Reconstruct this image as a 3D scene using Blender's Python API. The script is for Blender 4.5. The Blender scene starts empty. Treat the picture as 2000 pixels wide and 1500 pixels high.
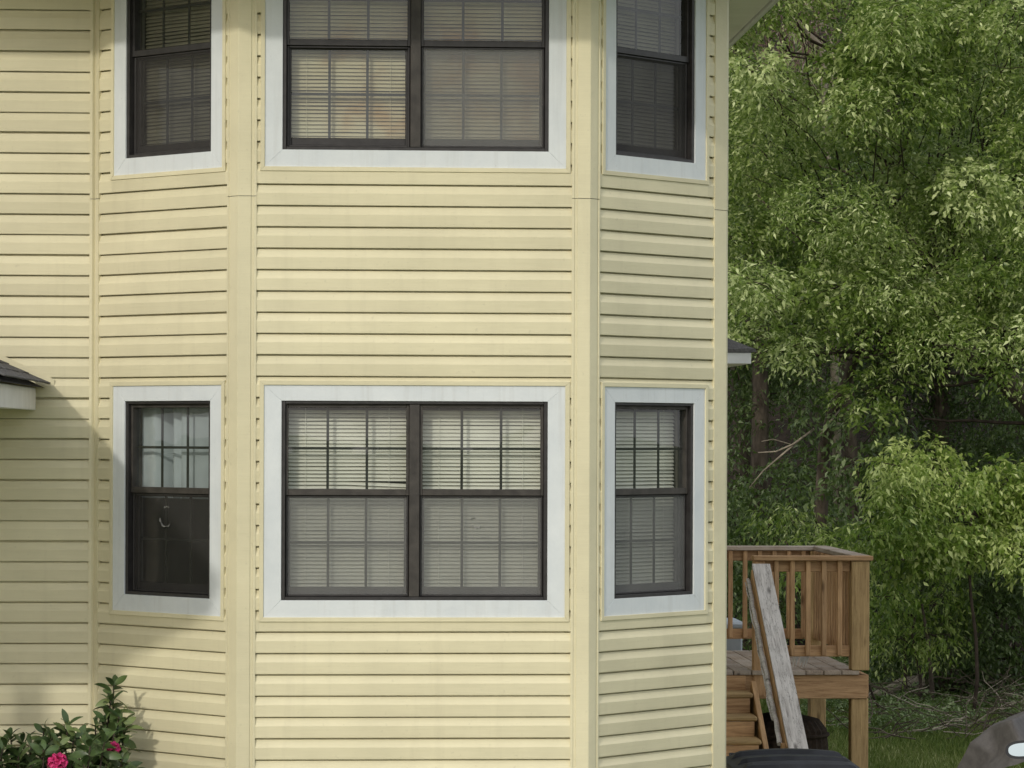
import bpy, math, random
import numpy as np
from mathutils import Matrix, Vector

random.seed(7)
rng = np.random.default_rng(7)
scene = bpy.context.scene
COL = scene.collection
R = math.radians

# ------------------------------------------------------------------ camera
F_PX, PSI, ROLL, CAM_H, CAM_D = 6128.0, R(3.3), R(0.19), 3.0, 17.0
FW = Vector((math.sin(PSI), math.cos(PSI), 0)); RT = Vector((math.cos(PSI), -math.sin(PSI), 0)); UP = Vector((0, 0, 1))
CAM = Vector((0, 0, CAM_H)) - FW * CAM_D
cd = bpy.data.cameras.new("camera"); cam = bpy.data.objects.new("camera", cd); COL.objects.link(cam)
cd.sensor_width = 36.0; cd.lens = F_PX / 2000 * 36.0; cd.shift_y = 95 / 2000; cd.clip_end = 2000; cd.clip_start = 0.1
rot = Matrix((RT, UP, -FW)).transposed().to_4x4()
cam.matrix_world = Matrix.Translation(CAM) @ rot @ Matrix.Rotation(ROLL, 4, 'Z')
scene.camera = cam

# ------------------------------------------------------------------ light
SUN_TRAVEL = Vector((0.56, 1.0, -0.61)).normalized()
world = bpy.data.worlds.new("World"); scene.world = world; world.use_nodes = True
wn, wl = world.node_tree.nodes, world.node_tree.links
wn.clear()
wo = wn.new("ShaderNodeOutputWorld"); bg = wn.new("ShaderNodeBackground"); sky = wn.new("ShaderNodeTexSky")
sky.sky_type = 'NISHITA'; sky.sun_disc = False
sky.sun_elevation = math.asin(-SUN_TRAVEL.z); sky.sun_rotation = math.atan2(-SUN_TRAVEL.x, -SUN_TRAVEL.y) % (2 * math.pi)
sky.air_density = 1.0; sky.dust_density = 2.5; sky.ozone_density = 1.0
bg.inputs[1].default_value = 0.15
wl.new(bg.outputs[0], wo.inputs[0])
# thin broken cloud spread evenly over the whole sky
tc = wn.new("ShaderNodeTexCoord"); mp = wn.new("ShaderNodeMapping"); mp.inputs['Scale'].default_value = (1.0, 1.0, 2.6)
cn = wn.new("ShaderNodeTexNoise"); cn.inputs['Scale'].default_value = 3.2; cn.inputs['Detail'].default_value = 7; cn.inputs['Roughness'].default_value = 0.58
cr = wn.new("ShaderNodeMapRange"); cr.inputs[1].default_value = 0.38; cr.inputs[2].default_value = 0.66; cr.inputs[3].default_value = 0.15; cr.inputs[4].default_value = 0.9
mx = wn.new("ShaderNodeMix"); mx.data_type = 'RGBA'
wl.new(tc.outputs['Generated'], mp.inputs[0]); wl.new(mp.outputs[0], cn.inputs['Vector']); wl.new(cn.outputs['Fac'], cr.inputs[0])
wl.new(cr.outputs[0], mx.inputs[0]); wl.new(sky.outputs[0], mx.inputs[6]); mx.inputs[7].default_value = (17.0, 17.1, 17.2, 1)
wl.new(mx.outputs[2], bg.inputs[0])

sd = bpy.data.lights.new("sun", 'SUN'); sun = bpy.data.objects.new("sun", sd); COL.objects.link(sun)
sd.energy = 2.0; sd.angle = R(2.2); sd.color = (1.0, 0.945, 0.84)
sun.rotation_euler = SUN_TRAVEL.to_track_quat('-Z', 'Y').to_euler(); sun.location = (-12, -14, 20)

vs = scene.view_settings
vs.view_transform = 'Standard'; vs.look = 'None'; vs.gamma = 1.0; vs.exposure = -0.60; vs.use_curve_mapping = False
scene.render.engine = 'CYCLES'
scene.cycles.max_bounces = 10; scene.cycles.diffuse_bounces = 7; scene.cycles.transparent_max_bounces = 16; scene.cycles.use_denoising = True

# ------------------------------------------------------------------ materials
MATS = {}
def newmat(name):
    m = bpy.data.materials.new(name); m.use_nodes = True; MATS[name] = m
    n, l = m.node_tree.nodes, m.node_tree.links
    return m, n, l, n["Principled BSDF"]
def coords(n, l, scale, kind='Object'):
    t = n.new("ShaderNodeTexCoord"); mp = n.new("ShaderNodeMapping"); mp.inputs['Scale'].default_value = scale
    l.new(t.outputs[kind], mp.inputs[0]); return mp.outputs[0]
def noise(n, l, vec, scale, detail=4, rough=0.55):
    t = n.new("ShaderNodeTexNoise"); t.inputs['Scale'].default_value = scale; t.inputs['Detail'].default_value = detail; t.inputs['Roughness'].default_value = rough
    if vec is not None: l.new(vec, t.inputs['Vector'])
    return t.outputs['Fac']
def ramp(n, l, fac, stops):
    r = n.new("ShaderNodeValToRGB"); e = r.color_ramp.elements
    while len(e) < len(stops): e.new(0.5)
    for i, (p, c) in enumerate(stops): e[i].position = p; e[i].color = (*c, 1)
    l.new(fac, r.inputs[0]); return r.outputs[0]
def mixc(n, l, fac, a, b, mode='MIX'):
    m = n.new("ShaderNodeMix"); m.data_type = 'RGBA'; m.blend_type = mode
    for i, v in ((0, fac), (6, a), (7, b)):
        if hasattr(v, 'links'): l.new(v, m.inputs[i])
        elif i == 0: m.inputs[0].default_value = v
        else: m.inputs[i].default_value = (*v, 1)
    return m.outputs[2]
def bump(n, l, b, h, strength, dist=0.01):
    k = n.new("ShaderNodeBump"); k.inputs['Strength'].default_value = strength; k.inputs['Distance'].default_value = dist
    l.new(h, k.inputs['Height']); l.new(k.outputs[0], b.inputs['Normal'])
def objrand(n):
    return n.new("ShaderNodeObjectInfo").outputs['Random']
def sc(c, k): return tuple(min(1, x * k) for x in c)

def simple(name, c, rough=0.6, spec=0.4, var=0.12, nscale=6, bstr=0.0, metal=0, stretch=(1, 1, 1)):
    m, n, l, b = newmat(name)
    v = coords(n, l, stretch)
    l.new(ramp(n, l, noise(n, l, v, nscale, 6), [(0.3, sc(c, 1 - var)), (0.7, sc(c, 1 + var))]), b.inputs['Base Color'])
    b.inputs['Roughness'].default_value = rough; b.inputs['Specular IOR Level'].default_value = spec; b.inputs['Metallic'].default_value = metal
    if bstr: bump(n, l, b, noise(n, l, v, nscale * 8, 4), bstr)
    return m

def vinyl(name, c):
    m, n, l, b = newmat(name)
    v = coords(n, l, (1, 1, 1)); vg = coords(n, l, (1.2, 40, 40))
    geo = n.new("ShaderNodeNewGeometry")
    big = noise(n, l, geo.outputs['Position'], 1.7, 5, 0.6)
    col = ramp(n, l, big, [(0.3, sc(c, 0.90)), (0.7, sc(c, 1.06))])
    grain = noise(n, l, vg, 5, 5, 0.6)
    col = mixc(n, l, 0.10, col, ramp(n, l, grain, [(0.35, sc(c, 0.75)), (0.65, sc(c, 1.15))]))
    rnd = ramp(n, l, objrand(n), [(0.0, (0.925, 0.925, 0.92)), (1.0, (1.03, 1.03, 1.03))])
    col = mixc(n, l, 1.0, col, rnd, 'MULTIPLY')
    # grime: small specks and faint vertical weathering
    sp = noise(n, l, geo.outputs['Position'], 38, 3, 0.5)
    col = mixc(n, l, ramp(n, l, sp, [(0.66, (0, 0, 0)), (0.80, (0.35, 0.35, 0.35))]), col, sc(c, 0.62))
    vs_ = n.new("ShaderNodeMapping"); vs_.inputs['Scale'].default_value = (14, 14, 0.9); l.new(geo.outputs['Position'], vs_.inputs[0])
    st = noise(n, l, vs_.outputs[0], 1, 4, 0.6)
    col = mixc(n, l, ramp(n, l, st, [(0.55, (0, 0, 0)), (0.85, (0.22, 0.22, 0.22))]), col, (0.42, 0.38, 0.26))
    l.new(col, b.inputs['Base Color'])
    b.inputs['Roughness'].default_value = 0.5; b.inputs['Specular IOR Level'].default_value = 0.3
    a = n.new("ShaderNodeMath"); a.operation = 'ADD'
    wob = n.new("ShaderNodeMath"); wob.operation = 'MULTIPLY'; wob.inputs[1].default_value = 2.5
    l.new(noise(n, l, coords(n, l, (1.0, 6, 6)), 3, 2), wob.inputs[0])
    l.new(grain, a.inputs[0]); l.new(wob.outputs[0], a.inputs[1])
    bump(n, l, b, a.outputs[0], 0.22, 0.004)
    return m

def wood(name, c_lo, c_hi, gray=None, rough=0.8, crack=0.35):
    m, n, l, b = newmat(name)
    oi = n.new("ShaderNodeObjectInfo")
    t = n.new("ShaderNodeTexCoord"); add = n.new("ShaderNodeVectorMath"); add.operation = 'MULTIPLY_ADD'
    l.new(oi.outputs['Random'], add.inputs[0]); add.inputs[1].default_value = (37, 19, 53); l.new(t.outputs['Object'], add.inputs[2])
    mp = n.new("ShaderNodeMapping"); mp.inputs['Scale'].default_value = (1.6, 22, 22); l.new(add.outputs[0], mp.inputs[0])
    g = noise(n, l, mp.outputs[0], 3.0, 6, 0.62)
    mp2 = n.new("ShaderNodeMapping"); mp2.inputs['Scale'].default_value = (0.9, 5, 5); l.new(add.outputs[0], mp2.inputs[0])
    w = noise(n, l, mp2.outputs[0], 3.0, 3, 0.5)
    col = ramp(n, l, g, [(0.32, c_lo), (0.62, c_hi)])
    col = mixc(n, l, 0.35, col, ramp(n, l, w, [(0.3, sc(c_lo, 0.8)), (0.7, sc(c_hi, 1.1))]))
    if gray: col = mixc(n, l, ramp(n, l, noise(n, l, add.outputs[0], 3.0, 4), [(0.4, (0, 0, 0)), (0.65, (0.8, 0.8, 0.8))]), col, gray)
    # knots
    vo = n.new("ShaderNodeTexVoronoi"); vo.inputs['Scale'].default_value = 1.0
    mp3 = n.new("ShaderNodeMapping"); mp3.inputs['Scale'].default_value = (2.6, 9, 9); l.new(add.outputs[0], mp3.inputs[0]); l.new(mp3.outputs[0], vo.inputs['Vector'])
    kn = ramp(n, l, vo.outputs['Distance'], [(0.06, (0.85, 0.85, 0.85)), (0.17, (0, 0, 0))])
    col = mixc(n, l, kn, col, sc(c_lo, 0.45))
    mp4 = n.new("ShaderNodeMapping"); mp4.inputs['Scale'].default_value = (0.8, 13, 13); l.new(add.outputs[0], mp4.inputs[0])
    ck = noise(n, l, mp4.outputs[0], 2.2, 5, 0.7)
    col = mixc(n, l, ramp(n, l, ck, [(0.485, (0, 0, 0)), (0.5, (crack,) * 3), (0.515, (0, 0, 0))]), col, sc(c_lo, 0.3))
    rnd = ramp(n, l, oi.outputs['Random'], [(0, (0.82, 0.82, 0.84)), (1, (1.12, 1.1, 1.08))])
    col = mixc(n, l, 1.0, col, rnd, 'MULTIPLY')
    l.new(col, b.inputs['Base Color']); b.inputs['Roughness'].default_value = rough; b.inputs['Specular IOR Level'].default_value = 0.2
    bump(n, l, b, g, 0.5, 0.006)
    return m

def leafmat(name, dark, mid, light, trans=0.28, rough=0.42, spec=0.45):
    m, n, l, b = newmat(name)
    at_ = n.new("ShaderNodeAttribute"); at_.attribute_name = 'tint'
    col = ramp(n, l, at_.outputs['Fac'], [(0.0, dark), (0.5, mid), (0.90, light), (1.0, tuple(min(1, x * 1.3 + 0.06) for x in light))])  # palest stop colours the painted glints
    l.new(col, b.inputs['Base Color']); b.inputs['Roughness'].default_value = rough; b.inputs['Specular IOR Level'].default_value = spec
    tr = n.new("ShaderNodeBsdfTranslucent"); l.new(mixc(n, l, 0.5, col, (0.24, 0.40, 0.06)), tr.inputs[0])
    ms = n.new("ShaderNodeMixShader"); ms.inputs[0].default_value = trans
    out = n["Material Output"]; l.new(b.outputs[0], ms.inputs[1]); l.new(tr.outputs[0], ms.inputs[2]); l.new(ms.outputs[0], out.inputs[0])
    return m

def glassmat():
    m, n, l, b = newmat("window_glass"); n.remove(b)
    tr = n.new("ShaderNodeBsdfTransparent"); tr.inputs[0].default_value = (0.86, 0.89, 0.88, 1)
    gl = n.new("ShaderNodeBsdfGlossy"); gl.inputs['Roughness'].default_value = 0.015; gl.inputs[0].default_value = (1, 1, 1, 1)
    ge = n.new("ShaderNodeNewGeometry"); dt = n.new("ShaderNodeVectorMath"); dt.operation = 'DOT_PRODUCT'; l.new(ge.outputs['Incoming'], dt.inputs[0]); l.new(ge.outputs['Normal'], dt.inputs[1])
    ab = n.new("ShaderNodeMath"); ab.operation = 'ABSOLUTE'; l.new(dt.outputs['Value'], ab.inputs[0])
    om = n.new("ShaderNodeMath"); om.operation = 'SUBTRACT'; om.inputs[0].default_value = 1.0; l.new(ab.outputs[0], om.inputs[1])
    pw = n.new("ShaderNodeMath"); pw.operation = 'POWER'; pw.inputs[1].default_value = 5.0; l.new(om.outputs[0], pw.inputs[0])
    fr = n.new("ShaderNodeMath"); fr.operation = 'MULTIPLY_ADD'; fr.inputs[1].default_value = 0.95; fr.inputs[2].default_value = 0.048; l.new(pw.outputs[0], fr.inputs[0])   # two glass faces, Schlick
    bp = n.new("ShaderNodeBump"); bp.inputs['Strength'].default_value = 0.08; bp.inputs['Distance'].default_value = 0.02
    geo = n.new("ShaderNodeNewGeometry"); l.new(noise(n, l, geo.outputs['Position'], 2.2, 2), bp.inputs['Height'])
    l.new(bp.outputs[0], gl.inputs['Normal'])
    df = n.new("ShaderNodeBsdfDiffuse"); df.inputs[0].default_value = (0.45, 0.46, 0.45, 1)   # dust film on the pane
    dm = n.new("ShaderNodeMixShader")
    l.new(ramp(n, l, noise(n, l, geo.outputs['Position'], 5, 5, 0.65), [(0.35, (0.008, 0.008, 0.008)), (0.75, (0.06, 0.06, 0.06))]), dm.inputs[0])
    l.new(tr.outputs[0], dm.inputs[1]); l.new(df.outputs[0], dm.inputs[2])
    ms = n.new("ShaderNodeMixShader"); l.new(fr.outputs[0], ms.inputs[0]); l.new(dm.outputs[0], ms.inputs[1]); l.new(gl.outputs[0], ms.inputs[2])
    l.new(ms.outputs[0], n["Material Output"].inputs[0]); return m
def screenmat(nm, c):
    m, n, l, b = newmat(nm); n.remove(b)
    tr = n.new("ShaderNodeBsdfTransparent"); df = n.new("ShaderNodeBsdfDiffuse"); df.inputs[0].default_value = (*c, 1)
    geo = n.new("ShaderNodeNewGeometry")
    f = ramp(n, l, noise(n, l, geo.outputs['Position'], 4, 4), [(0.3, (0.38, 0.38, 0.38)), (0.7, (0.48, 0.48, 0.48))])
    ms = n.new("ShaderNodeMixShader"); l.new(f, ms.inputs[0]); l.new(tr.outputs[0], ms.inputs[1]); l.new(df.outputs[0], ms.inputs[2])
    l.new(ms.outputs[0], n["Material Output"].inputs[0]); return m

YEL = (0.69, 0.64, 0.44)
M_VINYL = vinyl("pale_yellow_vinyl", YEL)
M_POST = vinyl("pale_yellow_vinyl_trim", sc(YEL, 1.0))
M_WHITE, _n, _l, _b = newmat("white_casing_paint")
_g = _n.new("ShaderNodeNewGeometry"); _c = ramp(_n, _l, noise(_n, _l, _g.outputs['Position'], 5, 6, 0.65), [(0.3, (0.60, 0.64, 0.66)), (0.7, (0.68, 0.715, 0.725))])
_mp = _n.new("ShaderNodeMapping"); _mp.inputs['Scale'].default_value = (22, 22, 1.1); _l.new(_g.outputs['Position'], _mp.inputs[0])
_c = mixc(_n, _l, ramp(_n, _l, noise(_n, _l, _mp.outputs[0], 1, 5, 0.65), [(0.52, (0, 0, 0)), (0.8, (0.35, 0.35, 0.35))]), _c, (0.42, 0.42, 0.40))
_c = mixc(_n, _l, ramp(_n, _l, noise(_n, _l, _g.outputs['Position'], 60, 3), [(0.68, (0, 0, 0)), (0.8, (0.4, 0.4, 0.4))]), _c, (0.30, 0.30, 0.29))
_l.new(_c, _b.inputs['Base Color']); _b.inputs['Roughness'].default_value = 0.5; _b.inputs['Specular IOR Level'].default_value = 0.35; bump(_n, _l, _b, noise(_n, _l, _g.outputs['Position'], 40, 4), 0.12)
M_FASCIA = simple("white_fascia_paint", (0.68, 0.69, 0.70), 0.5, 0.35, 0.08, 5, 0.1)
M_SOFFIT = simple("soffit_vinyl", (0.78, 0.78, 0.74), 0.6, 0.3, 0.06, 3)
M_BRONZE = simple("bronze_window_frame", (0.027, 0.025, 0.025), 0.42, 0.45, 0.35, 20, 0.1)
M_BRONZE2 = simple("weathered_bronze_rail", (0.046, 0.041, 0.036), 0.55, 0.4, 0.4, 14, 0.1)
M_MUNTIN = simple("dark_grille", (0.020, 0.021, 0.018), 0.6, 0.2, 0.2, 10)
M_GLASS = glassmat(); M_SCREEN = screenmat('grey_insect_screen', (0.25, 0.252, 0.245)); M_SCREEND = screenmat('dark_insect_screen', (0.07, 0.067, 0.064))
M_BLIND, _n, _l, _b = newmat("cream_blind"); _v = coords(_n, _l, (1, 1, 1))
_l.new(ramp(_n, _l, noise(_n, _l, _v, 3.2, 3), [(0.32, (0.42, 0.27, 0.125)), (0.47, (0.52, 0.45, 0.285)), (0.7, (0.54, 0.50, 0.345))]), _b.inputs['Base Color'])
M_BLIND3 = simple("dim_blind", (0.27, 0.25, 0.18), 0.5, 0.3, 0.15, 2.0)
M_BLIND2 = simple("white_blind", (0.74, 0.72, 0.62), 0.5, 0.3, 0.12, 2.0)
M_HAZE_CURTAIN = simple("pale_haze_curtain", (0.40, 0.44, 0.455), 0.9, 0.1, 0.15, 3)  # pale cloth colour that stands for haze in the pane
M_TEAR = simple("frayed_screen", (0.20, 0.20, 0.19), 0.9, 0.1)
M_ROOM = simple("room_plaster", (0.30, 0.28, 0.25), 0.9, 0.1)
M_SHINGLE = simple("grey_asphalt_shingle", (0.125, 0.122, 0.122), 0.95, 0.15, 0.4, 60, 0.6)
M_FOUND = simple("foundation_block", (0.33, 0.31, 0.28), 0.9, 0.1, 0.2, 8, 0.3)
M_WOOD = wood("brown_treated_wood", (0.27, 0.155, 0.078), (0.56, 0.365, 0.20))
M_WOODP = wood("olive_post_wood", (0.27, 0.18, 0.088), (0.52, 0.37, 0.185))
M_DECK = wood("weathered_deck_wood", (0.20, 0.155, 0.12), (0.42, 0.345, 0.275), gray=(0.42, 0.375, 0.33))
M_GREY = wood("silvered_wood", (0.28, 0.255, 0.23), (0.68, 0.65, 0.61), gray=(0.66, 0.635, 0.60), crack=0.9)
M_BIN = simple("dark_bin_plastic", (0.010, 0.012, 0.017), 0.5, 0.3, 0.4, 12, 0.15)
M_TUB = simple("dark_brown_weave", (0.034, 0.023, 0.015), 0.85, 0.2, 0.5, 40, 0.4)
M_BOX = simple("pale_blue_plastic", (0.42, 0.47, 0.52), 0.5, 0.4, 0.1, 6)
M_COVER, _n, _l, _b = newmat("grey_cover_cloth")
_v = coords(_n, _l, (1, 1, 1)); _d = _n.new("ShaderNodeTexNoise"); _d.inputs['Scale'].default_value = 2.4; _d.inputs['Detail'].default_value = 1; _d.inputs['Distortion'].default_value = 0.5; _l.new(_v, _d.inputs['Vector'])
_l.new(ramp(_n, _l, noise(_n, _l, _v, 14, 6, 0.7), [(0.3, (0.070, 0.066, 0.066)), (0.7, (0.118, 0.112, 0.110))]), _b.inputs['Base Color']); _b.inputs['Roughness'].default_value = 0.8; _b.inputs['Specular IOR Level'].default_value = 0.2
_m = _n.new("ShaderNodeMath"); _m.operation = 'PINGPONG'; _m.inputs[1].default_value = 0.16; _l.new(_d.outputs['Fac'], _m.inputs[0]); bump(_n, _l, _b, _m.outputs[0], 0.5, 0.12)
M_BLACK = simple("black_plastic", (0.012, 0.012, 0.013), 0.4, 0.5, 0.2, 10)
M_MIRROR, _n, _l, _b = newmat("mirror_glass"); _b.inputs['Base Color'].default_value = (0.50, 0.55, 0.545, 1); _b.inputs['Metallic'].default_value = 1; _b.inputs['Roughness'].default_value = 0.06
M_BARK = simple("grey_brown_bark", (0.105, 0.085, 0.068), 0.95, 0.1, 0.45, 14, 0.9, 0, (1, 1, 0.35))
M_TWIG = simple("dark_twig_bark", (0.065, 0.050, 0.040), 0.95, 0.1, 0.4, 9)
M_BRTWIG = simple("brown_twig", (0.15, 0.105, 0.085), 0.95, 0.1, 0.45, 9)
M_BRUSH = simple("grey_brushwood", (0.095, 0.078, 0.060), 0.95, 0.1, 0.5, 3)
M_DEAD = simple("dead_pale_branch", (0.33, 0.285, 0.23), 0.9, 0.1, 0.35, 10, 0.3)
M_LEAF_A = leafmat("broad_leaf_green", (0.060, 0.110, 0.024), (0.235, 0.325, 0.068), (0.54, 0.60, 0.28), 0.45, 0.36, 0.5)
M_LEAF_B = leafmat("shade_leaf_green", (0.036, 0.062, 0.020), (0.085, 0.132, 0.040), (0.20, 0.26, 0.11), 0.33)  # darker leaf green, part of the wood's shade is in its colour
M_LEAF_C = leafmat("bright_leaf_green", (0.070, 0.130, 0.024), (0.235, 0.340, 0.058), (0.50, 0.57, 0.20), 0.45, 0.36, 0.5)
M_LEAF_R = leafmat("leathery_shrub_leaf", (0.018, 0.045, 0.012), (0.05, 0.10, 0.028), (0.10, 0.165, 0.05), 0.15, 0.35)
M_LEAF_O = simple("shrub_leaf", (0.07, 0.115, 0.038), 0.4, 0.45, 0.45, 9)
M_PETAL = simple("magenta_petal", (0.68, 0.06, 0.22), 0.6, 0.2, 0.55, 55)
M_STAMEN = simple("deep_magenta_throat", (0.28, 0.008, 0.06), 0.6, 0.2)
M_GRASSB = leafmat("grass_blade", (0.055, 0.085, 0.020), (0.13, 0.18, 0.042), (0.25, 0.27, 0.10), 0.25, 0.6, 0.2)

def groundmat(name, stops, s1, b=0.5):
    m, n, l, bs = newmat(name); geo = n.new("ShaderNodeNewGeometry")
    a = noise(n, l, geo.outputs['Position'], s1, 8, 0.65); c = noise(n, l, geo.outputs['Position'], s1 * 9, 6, 0.7)
    col = mixc(n, l, 0.5, ramp(n, l, a, stops), ramp(n, l, c, stops))
    l.new(col, bs.inputs['Base Color']); bs.inputs['Roughness'].default_value = 0.95; bs.inputs['Specular IOR Level'].default_value = 0.1
    bump(n, l, bs, c, b, 0.05); return m
M_GROUND = groundmat("lawn_soil", [(0.3, (0.040, 0.055, 0.018)), (0.5, (0.07, 0.10, 0.028)), (0.7, (0.11, 0.13, 0.045))], 0.9)
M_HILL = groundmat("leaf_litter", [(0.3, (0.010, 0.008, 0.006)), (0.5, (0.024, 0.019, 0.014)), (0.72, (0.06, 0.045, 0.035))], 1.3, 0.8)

# ------------------------------------------------------------------ object helpers
WM = {}
def place(o, M, parent=None, **props):
    COL.objects.link(o)
    if parent is not None:
        o.parent = parent; o.matrix_parent_inverse = WM[parent.name].inverted()
    o.matrix_basis = M; WM[o.name] = M.copy()
    for k, v in props.items(): o[k] = v
    return o
I4 = Matrix.Identity(4)
def empty(name, loc, **props):
    o = bpy.data.objects.new(name, None); o.empty_display_size = 0.2
    return place(o, Matrix.Translation(loc), None, **props)
def mesh_data(name, verts, faces, mat, smooth=False):
    me = bpy.data.meshes.new(name); me.from_pydata([tuple(v) for v in verts], [], faces); me.materials.append(mat)
    if smooth: me.polygons.foreach_set('use_smooth', [True] * len(me.polygons))
    me.update(); return me
def obj(name, verts, faces, mat, parent=None, M=I4, smooth=False, **props):
    return place(bpy.data.objects.new(name, mesh_data(name, verts, faces, mat, smooth)), M, parent, **props)
def inst(name, me, M, parent=None, **props):
    return place(bpy.data.objects.new(name, me), M, parent, **props)

class MB:
    def __init__(s): s.v = []; s.f = []
    def add(s, v, f):
        k = len(s.v); s.v += [tuple(x) for x in v]; s.f += [tuple(i + k for i in q) for q in f]; return s
    def box(s, x0, x1, y0, y1, z0, z1, bev=0.0):
        if bev <= 0:
            v = [(x, y, z) for x in (x0, x1) for y in (y0, y1) for z in (z0, z1)]
            return s.add(v, [(0, 1, 3, 2), (4, 6, 7, 5), (0, 4, 5, 1), (2, 3, 7, 6), (0, 2, 6, 4), (1, 5, 7, 3)])
        b = min(bev, (x1 - x0) / 3, (y1 - y0) / 3, (z1 - z0) / 3)
        V = []; idx = {}
        X = (x0, x1); Y = (y0, y1); Z = (z0, z1); sg = (1, -1)
        for i in (0, 1):
            for j in (0, 1):
                for k in (0, 1):
                    c = (X[i], Y[j], Z[k]); d = (sg[i] * b, sg[j] * b, sg[k] * b)
                    for a in range(3):   # vertex lying on face perpendicular to axis a
                        p = [c[q] + (d[q] if q != a else 0) for q in range(3)]
                        idx[i, j, k, a] = len(V); V.append(p)
        Fs = []
        g = lambda i, j, k, a: idx[i, j, k, a]
        for t in (0, 1):
            q = [g(t, 0, 0, 0), g(t, 1, 0, 0), g(t, 1, 1, 0), g(t, 0, 1, 0)]; Fs.append(q if t else q[::-1])
            q = [g(0, t, 0, 1), g(0, t, 1, 1), g(1, t, 1, 1), g(1, t, 0, 1)]; Fs.append(q if t else q[::-1])
            q = [g(0, 0, t, 2), g(1, 0, t, 2), g(1, 1, t, 2), g(0, 1, t, 2)]; Fs.append(q if t else q[::-1])
        for a, bb in ((0, 1), (0, 2), (1, 2)):
            c = 3 - a - bb
            for sa in (0, 1):
                for sb in (0, 1):
                    def key(tc, ax):
                        k = [0, 0, 0]; k[a] = sa; k[bb] = sb; k[c] = tc; return g(*k, ax)
                    Fs.append([key(0, a), key(1, a), key(1, bb), key(0, bb)])
        for i in (0, 1):
            for j in (0, 1):
                for k in (0, 1): Fs.append([g(i, j, k, 0), g(i, j, k, 1), g(i, j, k, 2)])
        return s.add(V, Fs)
    def prism(s, poly, z0, z1):   # poly in xy
        n = len(poly)
        s.add([(x, y, z0) for x, y in poly] + [(x, y, z1) for x, y in poly],
              [tuple(range(n))[::-1], tuple(range(n, 2 * n))] + [(i, (i + 1) % n, n + (i + 1) % n, n + i) for i in range(n)]); return s
    def tube(s, pts, r0, r1, n=6, cap=True):
        pts = [Vector(p) for p in pts]; k = len(s.v); m = len(pts); V = []; Fs = []
        ref = Vector((0.31, 0.17, 0.93))
        for i, p in enumerate(pts):
            d = (pts[min(i + 1, m - 1)] - pts[max(i - 1, 0)]).normalized()
            if abs(d.dot(ref)) > 0.95: ref = Vector((0.93, 0.17, 0.31))
            a = d.cross(ref).normalized(); b = d.cross(a)
            r = r0 + (r1 - r0) * i / (m - 1)
            V += [p + (a * math.cos(2 * math.pi * j / n) + b * math.sin(2 * math.pi * j / n)) * r for j in range(n)]
        for i in range(m - 1):
            for j in range(n): Fs.append((i * n + j, i * n + (j + 1) % n, (i + 1) * n + (j + 1) % n, (i + 1) * n + j))
        if cap: Fs += [tuple(range(n))[::-1], tuple(range((m - 1) * n, m * n))]
        return s.add(V, Fs)
    def build(s, name, mat, parent=None, M=I4, smooth=False, **props):
        return obj(name, s.v, s.f, mat, parent, M, smooth, **props)

_bcache = {}
def board(name, p0, p1, w, h, mat, parent=None, up=(0, 0, 1), bev=0.004, **props):
    """a plank from p0 to p1 (centre line); w across, h along 'up'"""
    p0, p1 = Vector(p0), Vector(p1); L = (p1 - p0).length
    x = (p1 - p0).normalized(); u = Vector(up); y = u.cross(x).normalized(); z = x.cross(y)
    M = Matrix((x, y, z)).transposed().to_4x4(); M.translation = (p0 + p1) / 2
    key = (round(L, 3), round(w, 4), round(h, 4), bev, mat.name)
    if key not in _bcache:
        b = MB().box(-L / 2, L / 2, -w / 2, w / 2, -h / 2, h / 2, bev); _bcache[key] = mesh_data(name, b.v, b.f, mat)
    return inst(name, _bcache[key], M, parent, **props)
def at(px, py, dep):      # a point on the line of sight through a spot of the picture, at a chosen distance
    u, v = px - 1000, py - 750; c, s = math.cos(ROLL), math.sin(ROLL)
    return CAM + (FW + RT * ((c * u + s * v) / F_PX) + UP * ((95 - (-s * u + c * v)) / F_PX)) * dep

# ================================================================== ground and hill
g = MB()
g.add([(-900, -900, 0), (900, -900, 0), (900, 900, 0), (-900, 900, 0)], [(0, 1, 2, 3)])
g.build("ground", M_GROUND, kind="structure")
nx, ny = 60, 26
hv = []
for j in range(ny):
    for i in range(nx):
        x = -30 + 90 * i / (nx - 1); t = j / (ny - 1); y = 24.5 + 26 * t
        z = -0.3 + 13.5 * t ** 1.1 + 0.5 * math.sin(x * 0.7 + t * 5) * t + 0.35 * math.sin(x * 1.9 + 3 * t) * t
        hv.append((x, y + 0.6 * math.sin(x * 0.5), z))
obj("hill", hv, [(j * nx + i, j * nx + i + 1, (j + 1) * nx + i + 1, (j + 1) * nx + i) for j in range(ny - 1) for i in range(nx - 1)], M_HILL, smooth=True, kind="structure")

# ================================================================== house
XL, XR, BD = -1.474, 0.411, 0.83          # bay front corners, bay depth
XC = XR + BD + 0.02                        # right corner of the house
house = empty("house", (-2.0, 4.5, 0), label="two storey pale yellow vinyl sided house with a bay of dark framed windows", category="house")
def frame(o, t):
    return Matrix.Translation((o[0], o[1], 0)) @ Matrix.Rotation(math.atan2(t[1], t[0]), 4, 'Z')
q7 = math.sqrt(0.5)
FR = {'C': frame((0, 0), (1, 0)), 'L': frame((XL, 0), (q7, -q7)), 'R': frame((XR, 0), (q7, q7)),
      'M': frame((0, BD), (1, 0)), 'S': frame((XC, BD + 0.02), (0, 1))}
SB = BD / q7                                # length of an angled bay side
Z0, ZP, ZTOP = 1.9235 - 12 * 0.115, 0.115, 5.70
CAS, CAST, CASB, JW = 0.095, 0.085, 0.092, 0.024
OZ = {'lower': (2.092, 3.168), 'upper': (4.523, 5.599)}
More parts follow.
